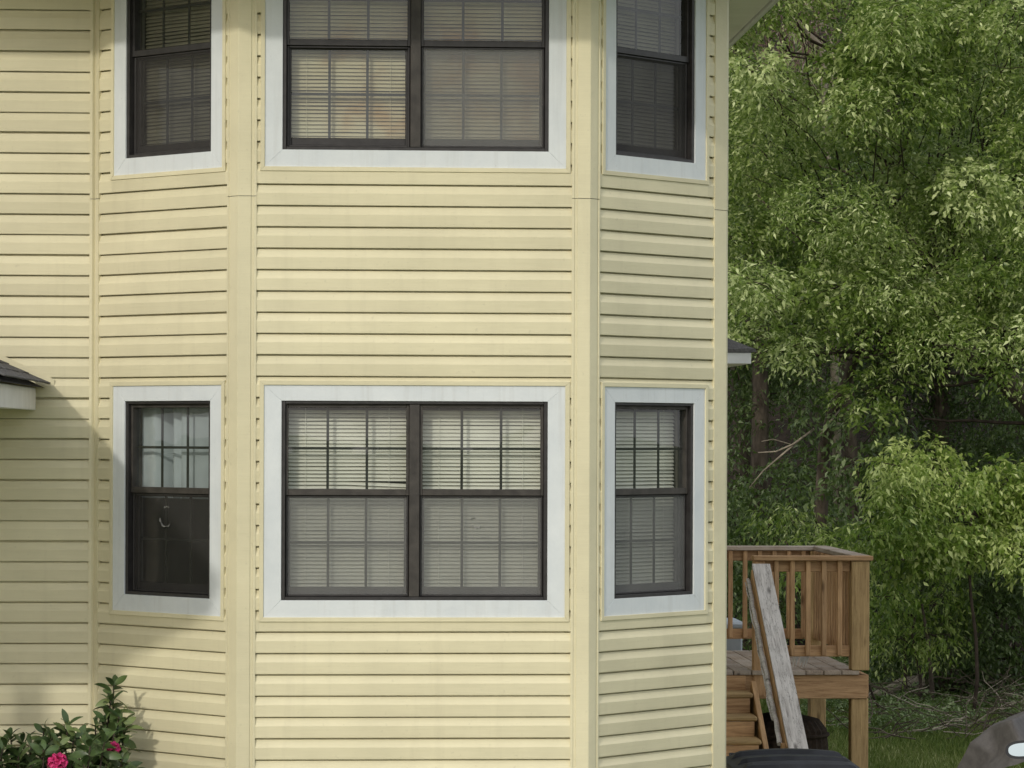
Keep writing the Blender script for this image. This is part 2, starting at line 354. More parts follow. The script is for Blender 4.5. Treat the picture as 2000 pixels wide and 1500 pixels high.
WIN = {'C': (-1.245, 0.193), 'L': (-0.910, -0.212), 'R': (0.212, 0.910)}
SPAN = {'C': (XL + 0.089, XR - 0.089), 'L': (-SB + 0.040, -0.076), 'R': (0.074, SB - 0.085), 'M': (-7.0, XL - BD - 0.034), 'S': (0.09, 9.0)}
PROF = [(0.0015, -0.004), (0.0, 0.0150), (0.003, 0.0162), (0.064, 0.0182), (0.067, 0.0172), (0.080, 0.0110), (0.094, 0.0062), (0.1065, 0.0042), (0.1095, -0.010), (0.120, -0.012)]
def course_mesh(L, za=-1, zb=1):
    pts = []
    for i, (z, o) in enumerate(PROF):
        if i:
            z_, o_ = PROF[i - 1]
            for lim in (za, zb):
                if (z_ - lim) * (z - lim) < 0:
                    t = (lim - z_) / (z - z_); pts.append((lim, o_ + (o - o_) * t))
        if za <= z <= zb: pts.append((z, o))
    n = len(pts); v = []; f = []
    xs = [0, L]
    for x in xs: v += [(x, -o, z) for z, o in pts]
    for i in range(n - 1): f.append((i, n + i, n + i + 1, i + 1))
    f.append(tuple(range(n))); f.append(tuple(range(n, 2 * n))[::-1])
    return mesh_data("siding_plank", v, f, M_VINYL)
walls = {}
for key in 'CLRMS':
    u0, u1 = SPAN[key]; Mf = FR[key]
    ends = {'C': (XL, XR), 'L': (-SB, 0), 'R': (0, SB), 'M': (-7.0, XL - BD), 'S': (0, 9.0)}[key]
    b = MB(); yi, yo = 0.135, 0.022          # sheathing behind the siding (local y points inwards)
    if key in WIN:
        a0, a1 = WIN[key][0] - 0.012, WIN[key][1] + 0.012; zl = [0.3]
        for s in ('lower', 'upper'): zl += [OZ[s][0] - 0.012, OZ[s][1] + 0.012]
        zl.append(ZTOP + 0.3)
        tr = {'C': (0.055, -0.055), 'L': (0.0, -0.055), 'R': (0.055, 0.0)}[key]
        b.box(ends[0] + tr[0], a0, yo, yi, 0.3, zl[-1]); b.box(a1, ends[1] + tr[1], yo, yi, 0.3, zl[-1])
        for i in (0, 2, 4): b.box(a0, a1, yo + 0.001, yi - 0.001, zl[i], zl[i + 1])
    else: b.box(ends[0] + (0.14 if key == 'S' else 0), ends[1], yo, yi, 0.3, ZTOP + 0.3)
    w = walls[key] = b.build("wall", M_ROOM, house, Mf)
    cache = {}
    nk = int((ZTOP - Z0) / ZP) + 1
    for k in range(nk):
        z = Z0 + k * ZP; segs = []
        blocks = []
        if key in WIN:
            for s in ('lower', 'upper'): blocks.append((WIN[key][0] - CAS - JW + 0.003, WIN[key][1] + CAS + JW - 0.003, OZ[s][0] - CASB - JW + 0.003, OZ[s][1] + CAST + JW - 0.003))
        top = min(1, ZTOP - z)
        hit = [q for q in blocks if q[2] < z + ZP and q[3] > z]
        if not hit: segs.append((u0, u1, -1, top))
        else:
            q = hit[0]
            segs += [(u0, q[0], -1, top), (q[1], u1, -1, top)]
            if z + 0.012 < q[2] < z + ZP: segs.append((q[0], q[1], -1, q[2] - z))
            if z < q[3] < z + ZP - 0.012: segs.append((q[0], q[1], q[3] - z, top))
        for (a, c, za, zb) in segs:
            kk = (round(c - a, 3), round(za, 3), round(zb, 3) if zb < 0.2 else 1)
            if kk not in cache: cache[kk] = course_mesh(c - a, za, zb)
            jo = random.uniform(-0.0008, 0.0008)
            inst("siding_plank", cache[kk], Mf @ Matrix.Translation((a, jo, z + random.uniform(-0.0008, 0.0008))) @ Matrix.Rotation(random.uniform(-0.0006, 0.0006), 4, 'Y'), w)
obj("wall", [(-7, 9.1, 0), (XC, 9.1, 0), (XC, 9.1, 6), (-7, 9.1, 6), (-7, BD, 0), (-7, BD, 6)], [(0, 1, 2, 3), (0, 3, 5, 4)], M_ROOM, house)
b = MB(); P = [(-6.99, BD + 0.06), (XL - BD + 0.05, BD + 0.06), (XL + 0.02, 0.06), (XR - 0.02, 0.06), (XC - 0.06, BD + 0.06), (XC - 0.06, 9.05), (-6.99, 9.05)]
b.prism(P, 0.0, 0.545); b.build("foundation", M_FOUND, house)
Pi = [(-6.9, BD + 0.16), (XL - BD + 0.1, BD + 0.16), (XL + 0.1, 0.16), (XR - 0.1, 0.16), (XC - 0.16, BD + 0.16), (XC - 0.16, 9.0), (-6.9, 9.0)]
for za, zb in ((1.15, 1.25), (3.65, 3.90), (5.98, 6.05)):
    MB().prism(Pi, za, zb).build("interior_floor", M_ROOM, house)

# corner posts: each in two lengths, joint above the first storey
def post_strip(path, za, zb, mat=M_POST, off=0.0):
    v = [(x, y, z) for z in (za, zb) for x, y in path]; n = len(path)
    return v, [(i, i + 1, n + i + 1, n + i) for i in range(n - 1)]
def wpt(key, u, o): p = FR[key] @ Vector((u, -o, 0)); return (p.x, p.y)
t8 = math.tan(R(22.5))
def corner_post(path_fn, joints):
    zs = [0.53] + joints + [ZTOP]
    p = empty_part("corner_post")
    for i in range(len(zs) - 1):
        v, f = post_strip(path_fn(0.021 + 0.0012 * i), zs[i], zs[i + 1] - (0.003 if i < len(zs) - 2 else 0))
        obj("post_length", v, f, M_POST, p)
def empty_part(name):
    o = bpy.data.objects.new(name, None); return place(o, I4.copy(), house)
corner_post(lambda o: [wpt('L', -0.078, -0.005), wpt('L', -0.078, o), wpt('L', -0.066, o), wpt('L', -0.063, o - 0.005), wpt('L', -0.052, o - 0.005), wpt('L', -0.049, o), wpt('L', o * t8 - 0.002, o), wpt('C', XL - o * t8 + 0.002, o), wpt('C', XL + 0.060, o), wpt('C', XL + 0.063, o - 0.005), wpt('C', XL + 0.075, o - 0.005), wpt('C', XL + 0.078, o), wpt('C', XL + 0.091, o), wpt('C', XL + 0.091, -0.005)], [4.272])
corner_post(lambda o: [wpt('C', XR - 0.091, -0.005), wpt('C', XR - 0.091, o), wpt('C', XR - 0.078, o), wpt('C', XR - 0.075, o - 0.005), wpt('C', XR - 0.063, o - 0.005), wpt('C', XR - 0.060, o), wpt('C', XR + o * t8 - 0.002, o), wpt('R', -o * t8 + 0.002, o), wpt('R', 0.049, o), wpt('R', 0.052, o - 0.005), wpt('R', 0.063, o - 0.005), wpt('R', 0.066, o), wpt('R', 0.076, o), wpt('R', 0.076, -0.005)], [4.272])
corner_post(lambda o: [wpt('R', SB - 0.088, -0.005), wpt('R', SB - 0.088, o), wpt('R', SB + 0.02, o), wpt('S', 0.012, o), wpt('S', 0.092, o), wpt('S', 0.092, -0.005)], [4.272])
corner_post(lambda o: [wpt('M', XL - BD - 0.037, -0.005), wpt('M', XL - BD - 0.037, o), wpt('M', XL - BD - 0.022, o), wpt('M', XL - BD - 0.008, o - 0.012), wpt('L', -SB + 0.026, o - 0.004), wpt('L', -SB + 0.042, o), wpt('L', -SB + 0.042, -0.005)], [4.31])

# ---------------------------------------------------------------- windows
def ring(b, u0, u1, z0, z1, w, y0, y1, wb=None, wt=None):
    wb = w if wb is None else wb; wt = w if wt is None else wt
    b.box(u0, u0 + w, y0, y1, z0, z1, 0.002); b.box(u1 - w, u1, y0, y1, z0, z1, 0.002)
    b.box(u0 + w, u1 - w, y0 + 0.0006, y1 - 0.0006, z0, z0 + wb, 0.002); b.box(u0 + w, u1 - w, y0 + 0.0006, y1 - 0.0006, z1 - wt, z1, 0.002)
def mitre(b, u0, u1, z0, z1, ws, wb, wt, side, y0, y1):
    O = {'b': [(u0, z0), (u1, z0), (u1 - ws, z0 + wb), (u0 + ws, z0 + wb)], 't': [(u0 + ws, z1 - wt), (u1 - ws, z1 - wt), (u1, z1), (u0, z1)],
         'l': [(u0, z0), (u0 + ws, z0 + wb), (u0 + ws, z1 - wt), (u0, z1)], 'r': [(u1 - ws, z0 + wb), (u1, z0), (u1, z1), (u1 - ws, z1 - wt)]}[side]
    cx = sum(p[0] for p in O) / 4; cz = sum(p[1] for p in O) / 4
    g_ = 0.0011
    In = [(p[0] + (g_ if p[0] < cx else -g_), p[1] + (g_ if p[1] < cz else -g_)) for p in O]
    v = [(x, y1, z) for x, z in O] + [(x, y0 + 0.0022, z) for x, z in O] + [(x, y0, z) for x, z in In]
    f = [(i, (i + 1) % 4, 4 + (i + 1) % 4, 4 + i) for i in range(4)] + [(4 + i, 4 + (i + 1) % 4, 8 + (i + 1) % 4, 8 + i) for i in range(4)] + [(8, 9, 10, 11)]
    b.add(v, f)
wlabel = {}
def window(key, storey):
    u0, u1 = WIN[key]; z0, z1 = OZ[storey]; Mf = FR[key]
    W = bpy.data.objects.new("window", None); place(W, Mf @ Matrix.Translation(((u0 + u1) / 2, 0, z0)), house)
    for s in 'lrtb':
        b = MB(); mitre(b, u0 - CAS - JW, u1 + CAS + JW, z0 - CASB - JW, z1 + CAST + JW, JW, JW, JW, s, -0.0245, 0.018); b.build("channel_strip", M_POST, W, Mf)
        b = MB(); mitre(b, u0 - CAS - 0.001, u1 + CAS + 0.001, z0 - CASB - 0.001, z1 + CAST + 0.001, CAS + 0.001, CASB + 0.001, CAST + 0.001, s, -0.0170, 0.0185); b.build("casing_board", M_WHITE, W, Mf)
    b = MB(); ring(b, u0, u1, z0, z1, 0.020, -0.009, 0.09, 0.018, 0.016); b.build("window_frame", M_BRONZE, W, Mf)
    units = [(u0 + 0.020, u1 - 0.020)]
    if key == 'C':
        mid = (u0 + u1) / 2 - 0.002
        MB().box(mid - 0.028, mid + 0.028, -0.004, 0.088, z0 + 0.018, z1 - 0.016, 0.003).build("mullion", M_BRONZE2, W, Mf)
        units = [(u0 + 0.020, mid - 0.028), (mid + 0.028, u1 - 0.020)]
    zm = z0 + 0.566
    for (a, c) in units:
        a += 0.0005; c -= 0.0005
        b = MB(); ring(b, a, c, zm, z1 - 0.016, 0.016, 0.012, 0.044, 0.034, 0.020); b.build("sash", M_BRONZE2 if storey == 'lower' else M_BRONZE, W, Mf)
        b = MB(); ring(b, a, c, z0 + 0.018, zm + 0.012, 0.026, 0.050, 0.074, 0.052, 0.030); b.build("sash", M_BRONZE, W, Mf)
        for (za, zb, xa, xc, y, sy) in ((zm + 0.034, z1 - 0.036, a + 0.016, c - 0.016, 0.033, 1), (z0 + 0.07, zm - 0.018, a + 0.026, c - 0.026, 0.060, 1)):
            obj("pane", [(xa, y, za), (xc, y, za), (xc, y, zb), (xa, y, zb)], [(0, 1, 2, 3)], M_GLASS, W, Mf)
            ym = y + 0.010
            for t in (1 / 3, 2 / 3):
                x = xa + (xc - xa) * t; MB().box(x - 0.0072, x + 0.0072, ym, ym + 0.006, za, zb).build("muntin", M_MUNTIN, W, Mf)
            zc = za + (zb - za) * 0.5
            for i in range(3):
                x_a = xa + (xc - xa) * i / 3 + (0.0072 if i else 0); x_c = xa + (xc - xa) * (i + 1) / 3 - (0.0072 if i < 2 else 0)
                MB().box(x_a, x_c, ym + 0.0005, ym + 0.0072, zc - 0.0072, zc + 0.0072).build("muntin", M_MUNTIN, W, Mf)
        b = MB(); ring(b, a + 0.003, c - 0.003, z0 + 0.020, zm - 0.002, 0.010, 0.0245, 0.032); b.build("screen_frame", M_BRONZE, W, Mf)
        scr_ok = not (key == 'C' and storey == 'upper' and a < -0.6)
        if scr_ok:
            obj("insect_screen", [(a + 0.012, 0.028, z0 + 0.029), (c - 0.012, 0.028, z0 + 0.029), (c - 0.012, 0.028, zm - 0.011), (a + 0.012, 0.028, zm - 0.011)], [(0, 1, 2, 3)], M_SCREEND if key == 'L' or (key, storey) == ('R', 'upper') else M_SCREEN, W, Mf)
        yield_units.append((key, storey, a, c, z0, z1, zm))
    return W
yield_units = []
WOBJ = {}
for st in ('upper', 'lower'):
    for key in 'LCR': WOBJ[key, st] = window(key, st)

# torn patch in two of the screens
def tear(W, key, pts, y):
    b = MB(); Mf = FR[key]
    for (x, z, r, a0, a1) in pts:
        n = 9; v = []
        for i in range(n):
            t = a0 + (a1 - a0) * i / (n - 1); k = 0.007 + 0.005 * math.sin(i * 2.3)
            v += [(x + math.cos(t) * r, y - 0.002, z + math.sin(t) * r * 0.9), (x + math.cos(t) * (r + k), y - 0.006, z + math.sin(t) * (r + k) * 0.9)]
        b.add(v, [(2 * i, 2 * i + 1, 2 * i + 3, 2 * i + 2) for i in range(n - 1)])
    b.build("torn_screen_edge", M_TEAR, W, Mf)
tear(WOBJ['L', 'lower'], 'L', [(-0.610, 2.515, 0.042, R(170), R(345)), (-0.60, 2.55, 0.035, R(60), R(130))], 0.026)
tear(WOBJ['C', 'lower'], 'C', [(-0.190, 2.505, 0.022, R(200), R(330)), (-0.205, 2.52, 0.014, R(60), R(160))], 0.026)

# ---------------------------------------------------------------- window blinds and haze panel (hang inside)
BL = {('L', 'upper'): ["cream slatted blind behind the narrow upper window next to the side wall"],
      ('C', 'upper'): ["cream slatted blind in the left half of the wide upper window", "cream slatted blind in the right half of the wide upper window"],
      ('R', 'upper'): ["pale slatted blind behind the narrow upper window nearest the trees"],
      ('C', 'lower'): ["pale slatted blind in the left half of the wide lower window", "pale slatted blind in the right half of the wide lower window"],
      ('R', 'lower'): ["pale slatted blind behind the narrow lower window nearest the wooden deck"]}
BL = {k: list(v) for k, v in BL.items()}
for (key, storey, a, c, z0, z1, zm) in yield_units:
    Mf = FR[key]
    if (key, storey) not in BL: continue
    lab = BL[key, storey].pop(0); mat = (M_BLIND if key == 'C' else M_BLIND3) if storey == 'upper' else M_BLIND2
    yb = 0.118; root = bpy.data.objects.new("window_blind", None)
    place(root, Mf @ Matrix.Translation(((a + c) / 2, yb, z0)), None, label=lab, category="blind", group="window blinds")
    MB().box(a - 0.004, c + 0.004, yb - 0.014, yb + 0.016, z1 - 0.02, z1 + 0.008).build("head_rail", mat, root, Mf)
    b = MB(); z = z0 + 0.035; n = int((z1 - 0.03 - z) / 0.0205); broken = (storey == 'lower' and key == 'C')
    for i in range(n):
        zz = z + i * 0.0205; tilt = R(54 + 5 * math.sin(i * 0.37) + random.uniform(-6, 5)); hw = 0.0118
        sag = random.uniform(-0.0012, 0.0012); segs = 6; v = []
        bend = -0.012 if (broken and abs(zz - (zm + 0.05)) < 0.03 and a < -0.6) else 0
        for j in range(segs + 1):
            x = a + (c - a) * j / segs; dz = sag * math.sin(math.pi * j / segs) + random.uniform(-0.0006, 0.0006) + bend * max(0, j - 3) / 3
            tl = tilt + random.uniform(-0.05, 0.05)
            v += [(x, yb - hw * math.cos(tl), zz - hw * math.sin(tl) + dz), (x, yb - 0.002, zz + dz), (x, yb + hw * math.cos(tl), zz + hw * math.sin(tl) + dz)]
        f = []
        for j in range(segs):
            k = 3 * j; f += [(k, k + 3, k + 4, k + 1), (k + 1, k + 4, k + 5, k + 2)]
        b.add(v, f)
    b.build("slats", mat, root, Mf, kind="stuff")
    MB().box(a, c, yb - 0.009, yb + 0.009, z0 + 0.010, z0 + 0.022, 0.002).build("bottom_rail", mat, root, Mf)
    b = MB()
    for t in (0.16, 0.84):
        x = a + (c - a) * t; b.box(x - 0.0012, x + 0.0012, yb - 0.0155, yb - 0.0145, z0 + 0.02, z1 - 0.02)
    b.build("ladder_cord", mat, root, Mf)
# pale hanging panel added to imitate haze in the pane
key, storey, a, c, z0, z1, zm = [u for u in yield_units if u[0] == 'L' and u[1] == 'lower'][0]
cur = bpy.data.objects.new("haze_curtain", None); place(cur, FR['L'] @ Matrix.Translation(((a + c) / 2, 0.115, zm)), None, label="pale hanging panel added as the haze in the narrow lower window beside the shrub", category="haze_curtain")
for (f0, f1) in ((-0.02, 1.02),):
    nx, nz = 40, 8; v = []
    for j in range(nz + 1):
        for i in range(nx + 1):
            x = a + (c - a) * (f0 + (f1 - f0) * i / nx); z = zm - 0.03 + (z1 - zm + 0.05) * j / nz
            v.append((x, 0.105 + 0.003 * math.sin(i * 0.9) + 0.004 * math.sin(i * 0.27 + 1) + 0.16 * math.exp(-((i - 11) / 2.2) ** 2) + 0.05 * math.exp(-((i - 17) / 1.5) ** 2), z))
    obj("haze_panel", v, [(j * (nx + 1) + i, j * (nx + 1) + i + 1, (j + 1) * (nx + 1) + i + 1, (j + 1) * (nx + 1) + i) for j in range(nz) for i in range(nx)], M_HAZE_CURTAIN, cur, FR['L'], True)

# ---------------------------------------------------------------- main roof with eaves
ov = 0.74
def off(poly, d):
    out = []; n = len(poly)
    for i in range(n):
        p0, p1, p2 = Vector(poly[i - 1]), Vector(poly[i]), Vector(poly[(i + 1) % n])
        a, b_ = (p1 - p0).normalized(), (p2 - p1).normalized(); na, nb = Vector((a.y, -a.x)), Vector((b_.y, -b_.x))
        m = (na + nb).normalized(); out.append(tuple(p1 + m * (d / m.dot(na))))
    return out
PW = [(-7.0, BD), (XL - BD, BD), (XL, 0), (XR, 0), (XC, BD + 0.02), (XC, 9.1), (-7.0, 9.1)]
PE = off(PW, ov); PE = [(x if i not in (4, 5) else XC + 0.51, y) for i, (x, y) in enumerate(PE)]
PE[4] = (XC + 0.51, PE[4][1] + 0.05)
roof = bpy.data.objects.new("roof", None); place(roof, Matrix.Translation((-2, 4.5, ZTOP)), house)
PWi = off(PW, -0.05); n = len(PE)
obj("soffit", [(*p, ZTOP) for p in PWi] + [(*p, ZTOP + 0.001) for p in off(PE, -0.02)], [(i, (i + 1) % n, n + (i + 1) % n, n + i) for i in range(n)], M_SOFFIT, roof)
for i in range(n):
    p, q = Vector((*PE[i], 0)), Vector((*PE[(i + 1) % n], 0))
    board("fascia", p + UP * (ZTOP + 0.065), q + UP * (ZTOP + 0.065), 0.03, 0.17, M_FASCIA, roof)
for i in range(4):                       # unseen strip added along the front eaves to lower their shadow
    p, q = Vector((*off(PE, 0.065)[i], 0)), Vector((*off(PE, 0.065)[i + 1], 0))
    board("shadow_gutter", p + UP * (ZTOP - 0.01), q + UP * (ZTOP - 0.01), 0.09, 0.13, M_FASCIA, roof)
rid = [(-2.5, 4.3, 8.0), (-2.5, 5.2, 8.0)]
pe2 = [(*p, ZTOP + 0.15) for p in off(PE, 0.05)]
obj("roof_slope", pe2 + rid, [(0, 1, 2, 3, 4, 7)[:0] or (1, 2, 7), (0, 1, 7), (2, 3, 7), (3, 4, 7), (4, 5, 8), (4, 8, 7), (5, 6, 8), (6, 0, 7), (6, 7, 8)], M_SHINGLE, roof)

# ---------------------------------------------------------------- small porch roof at the left
porch = bpy.data.objects.new("porch", None); place(porch, Matrix.Translation((-4.2, -0.2, 0)), house)
EX, EY, PZ, PITCH = -2.555, -1.78, 3.262, 0.465
XF, YF = -2.638, -1.70
board("fascia", (XF - 0.012, BD - 0.025, 3.180), (XF - 0.012, YF, 3.180), 0.024, 0.125, M_FASCIA, porch)
board("fascia", (XF - 0.024, YF + 0.012, 3.181), (-6.6, YF + 0.012, 3.181), 0.024, 0.125, M_FASCIA, porch)
obj("soffit", [(XF - 0.03, BD - 0.02, 3.125), (XF - 0.03, YF + 0.03, 3.125), (-6.6, YF + 0.03, 3.125), (-6.6, BD - 0.02, 3.125)], [(0, 1, 2, 3)], M_SOFFIT, porch)
TX = -4.35; TZ = PZ + (EX - TX) * PITCH; TY = EY + (EX - TX)
obj("roof_deck", [(EX - 0.03, BD - 0.03, PZ - 0.02), (EX - 0.03, EY + 0.03, PZ - 0.02), (-6.6, EY + 0.03, PZ - 0.02), (-6.6, BD - 0.03, TZ - 0.02), (TX, BD - 0.03, TZ - 0.02), (TX, TY, TZ - 0.02)],
    [(0, 1, 5, 4), (1, 2, 3, 5), (5, 3, 4)], M_SHINGLE, porch)
tab = {}
for row in range(11):            # shingle tabs on the slope that faces the bay
    xa = EX - row * 0.115; z = PZ + row * 0.115 * PITCH; y = BD - 0.045 - (0.09 if row % 2 else 0.0)
    ymin = EY + row * 0.115
    while y > ymin + 0.05:
        w_ = min(0.17, y - ymin)
        kk = round(w_, 2)
        if kk not in tab:
            b = MB(); b.box(-0.14, 0, -kk + 0.006, 0, 0, 0.009, 0.002); tab[kk] = mesh_data("shingle", b.v, b.f, M_SHINGLE)
        inst("shingle", tab[kk], Matrix.Translation((xa + random.uniform(-0.004, 0.004), y, z + 0.002)) @ Matrix.Rotation(math.atan(PITCH) - R(2.5) + random.uniform(-.01, .012), 4, 'Y'), porch)
        y -= 0.18
obj("flashing", [(EX + 0.02, BD - 0.018, PZ - 0.012), (EX + 0.02, BD - 0.021, PZ + 0.03), (TX, BD - 0.021, TZ + 0.03), (TX, BD - 0.018, TZ - 0.012)], [(0, 1, 2, 3)], M_POST, porch)
for (x, wd) in ((-3.50, 0.17), (-4.00, 0.16), (-4.225, 0.06), (-4.34, 0.06), (-4.50, 0.10)):
    board("porch_post", (x, YF + 0.15, 0.6), (x, YF + 0.15, 3.12), wd, 0.12, M_FASCIA, porch, up=(0, 1, 0))
MB().box(-6.6, -3.3, YF + 0.05, BD - 0.03, 0.0, 0.6).build("porch_floor", M_FOUND, porch)

# ---------------------------------------------------------------- small roof over the side door
awn = bpy.data.objects.new("door_roof", None); place(awn, Matrix.Translation((XC + 0.4, 7.6, 3.5)), house)
ax = XC + 1.02; ay0, ay1 = 7.30, 9.2
board("fascia", (XC + 0.02, ay0, 3.585), (ax, ay0, 3.585), 0.03, 0.088, M_FASCIA, awn)
board("fascia", (ax - 0.015, ay0 + 0.02, 3.585), (ax - 0.015, ay1, 3.585), 0.03, 0.087, M_FASCIA, awn)
obj("soffit", [(XC + 0.02, ay0 + 0.01, 3.545), (ax - 0.03, ay0 + 0.01, 3.545), (ax - 0.03, ay1, 3.545), (XC + 0.02, ay1, 3.545)], [(0, 1, 2, 3)], M_SOFFIT, awn)
v = [(XC + 0.02, ay0 - 0.03, 3.633), (ax + 0.035, ay0 - 0.03, 3.633), (ax + 0.035, ay1, 3.633), (XC + 0.02, ay0 + 0.55, 4.08), (XC + 0.02, ay1, 4.08)]
v += [(x, y, z + 0.022) for x, y, z in v]
obj("roof_slope", v, [(0, 1, 6, 5), (1, 2, 7, 6), (5, 6, 8), (6, 7, 9, 8)], M_SHINGLE, awn)
# ================================================================== wooden deck with stairs
deck = empty("wooden_deck", (2.3, 8.3, 0), label="brown wooden deck with railing and steps beside the house", category="deck")
DX0, DX1, DY0, DY1, DZ = XC + 0.04, 3.215, 7.25, 9.45, 1.16
x = DX0
while x < DX1 - 0.10:                       # deck boards run away from the camera
    board("deck_board", (x + 0.0675, DY0 - 0.03 + random.uniform(-0.008, 0.008), DZ - 0.0175), (x + 0.0675, DY1 + 0.03, DZ - 0.0175 + random.uniform(-0.002, 0.002)), 0.134, 0.035, M_DECK, deck, bev=0.004)
    x += 0.141
for y in (DY0 + 0.02, DY1 - 0.02):
    board("rim_joist", (DX0, y, DZ - 0.037 - 0.092), (DX1 - 0.02, y, DZ - 0.037 - 0.092), 0.038, 0.184, M_WOOD, deck)
board("rim_joist", (DX1 - 0.022, DY0 + 0.04, DZ - 0.037 - 0.092), (DX1 - 0.022, DY1 - 0.04, DZ - 0.037 - 0.092), 0.038, 0.182, M_WOOD, deck)
for i in range(4):
    board("joist", (DX0 + 0.35 + 0.42 * i, DY0 + 0.05, DZ - 0.13), (DX0 + 0.35 + 0.42 * i, DY1 - 0.05, DZ - 0.13), 0.038, 0.17, M_WOOD, deck)
RT_Z = 2.050                                # top of the railing cap
PXF = DX1 - 0.085
def wpost(x, y, z0, z1, w=0.135, mat=M_WOODP): board("post", (x, y, z0), (x, y, z1), w, w, mat, deck, up=(0, 1, 0), bev=0.006)
wpost(PXF + 0.01, DY0 + 0.085, 0.0, DZ - 0.222); wpost(PXF + 0.005, DY0 + 0.040, DZ, RT_Z - 0.04, 0.14)
wpost(PXF, DY1 - 0.075, 0.0, RT_Z - 0.04)
wpost(2.875, DY1 - 0.30, 0.0, DZ - 0.21, 0.135, M_WOOD); wpost(1.42, DY1 - 0.3, 0.0, DZ - 0.21, 0.135, M_WOOD); wpost(1.42, DY0 + 0.1, 0.0, DZ - 0.222, 0.135, M_WOOD)
SX = 2.325                                  # newel beside the stairs
board("post", (SX + 0.02, DY0 + 0.03, DZ - 0.2), (SX + 0.02, DY0 + 0.03, RT_Z - 0.04), 0.09, 0.09, M_WOOD, deck, up=(0, 1, 0))
board("post", (1.40, DY1 - 0.075, DZ), (1.40, DY1 - 0.075, RT_Z - 0.04), 0.09, 0.09, M_WOOD, deck, up=(0, 1, 0))
cw = 0.14
board("railing_cap", (SX - 0.03, DY0 + 0.02, RT_Z - 0.018), (DX1 + 0.015, DY0 + 0.02, RT_Z - 0.018), cw, 0.036, M_WOOD, deck)
board("railing_cap", (DX1 - 0.06, DY0 + 0.093, RT_Z - 0.0165), (DX1 - 0.06, DY1 - 0.15, RT_Z - 0.0165), cw, 0.036, M_DECK, deck)
board("railing_cap", (DX0, DY1 - 0.075, RT_Z - 0.018), (DX1 + 0.012, DY1 - 0.075, RT_Z - 0.018), cw, 0.036, M_DECK, deck)
for (za, zb, nm) in ((RT_Z - 0.125, RT_Z - 0.037, "top_rail"), (DZ + 0.105, DZ + 0.190, "bottom_rail")):
    zc, h = (za + zb) / 2, zb - za
    board(nm, (SX + 0.07, DY0 + 0.04, zc), (PXF - 0.07, DY0 + 0.04, zc), 0.036, h, M_WOOD, deck)
    board(nm, (PXF, DY0 + 0.12, zc), (PXF, DY1 - 0.15, zc), 0.036, h, M_WOOD, deck)
    board(nm, (1.45, DY1 - 0.07, zc), (PXF - 0.07, DY1 - 0.07, zc), 0.036, h, M_WOOD, deck)
x = SX + 0.155
while x < PXF - 0.09:
    board("baluster", (x, DY0 + 0.002, DZ + 0.115), (x, DY0 + 0.002, RT_Z - 0.038), 0.037, 0.037, M_WOOD, deck, up=(0, 1, 0)); x += 0.124
y = DY0 + 0.20
while y < DY1 - 0.17:
    board("baluster", (PXF - 0.038, y, DZ + 0.115), (PXF - 0.038, y, RT_Z - 0.038), 0.037, 0.037, M_WOOD, deck, up=(0, 1, 0)); y += 0.124
x = 1.52
while x < PXF - 0.09:
    board("baluster", (x, DY1 - 0.108, DZ + 0.115), (x, DY1 - 0.108, RT_Z - 0.038), 0.037, 0.037, M_WOOD, deck, up=(0, 1, 0)); x += 0.124
# stairs come down towards the camera along the house
RISE, RUN = 0.155, 0.25
for i in range(1, 8):
    z = DZ - RISE * i; yb = DY0 - 0.01 - RUN * (i - 1)
    board("riser", (DX0, yb - 0.010, z + RISE / 2 - 0.02), (2.24, yb - 0.010, z + RISE / 2 - 0.02), 0.02, RISE - 0.04, M_WOOD, deck)
    board("tread", (DX0, yb - 0.140, z - 0.018), (2.262, yb - 0.140, z - 0.018), 0.275, 0.040, M_WOODP, deck, bev=0.012)
sl = math.atan2(RISE, RUN)
p0 = Vector((2.292, DY0 - 0.02, DZ - 0.18)); dirn = Vector((0, -math.cos(sl), -math.sin(sl)))
for xs in (2.292, 1.33):
    board("stringer", (xs, p0.y, p0.z), (xs, p0.y + dirn.y * 1.85, p0.z + dirn.z * 1.85), 0.04, 0.25, M_WOOD, deck)
HX = 2.350
hp0 = Vector((HX, DY0 - 0.055, RT_Z - 0.075)); hl = 2.42
nrm = Vector((0, -math.sin(sl), math.cos(sl)))
hv_ = hp0 + dirn * hl
b = MB(); w2, t2 = 0.070, 0.019; L2 = hl / 2                   # cap board with a clipped end
poly = [(-L2, -w2), (L2 - 0.05, -w2), (L2, -w2 + 0.045), (L2, w2 - 0.045), (L2 - 0.05, w2), (-L2, w2)]
b.prism(poly, -t2, t2)
xh = dirn; zh = nrm; yh = zh.cross(xh); Mh = Matrix((xh, yh, zh)).transposed().to_4x4(); Mh.translation = hp0 + dirn * L2
b.build("stair_handrail", M_GREY, deck, Mh, label="silver grey weathered handrail board of the stairs")
side0 = hp0 + Vector((-0.062, 0, -0.06))
board("stair_side_rail", side0 + dirn * 0.02, side0 + dirn * (hl - 0.16), 0.036, 0.10, M_WOOD, deck, up=nrm)
b = MB(); pts = []                                             # split, splintered rail on the inside
for i in range(40):
    t = i / 39; p = side0 + Vector((-0.045, 0, -0.02)) + dirn * (0.05 + t * (hl - 0.34)); p.x += 0.0025 * math.sin(i * 1.7) + 0.003 * math.sin(i * 0.6)
    pts.append(p)
b.tube(pts, 0.016, 0.020, 5); b.tube([p + Vector((-0.018 - 0.003 * math.sin(i * 0.9), 0, -0.022)) for i, p in enumerate(pts[:34])], 0.006, 0.011, 4)
b.build("splintered_rail", M_GREY, deck)
py = hp0.y + dirn.y * (hl - 0.25)
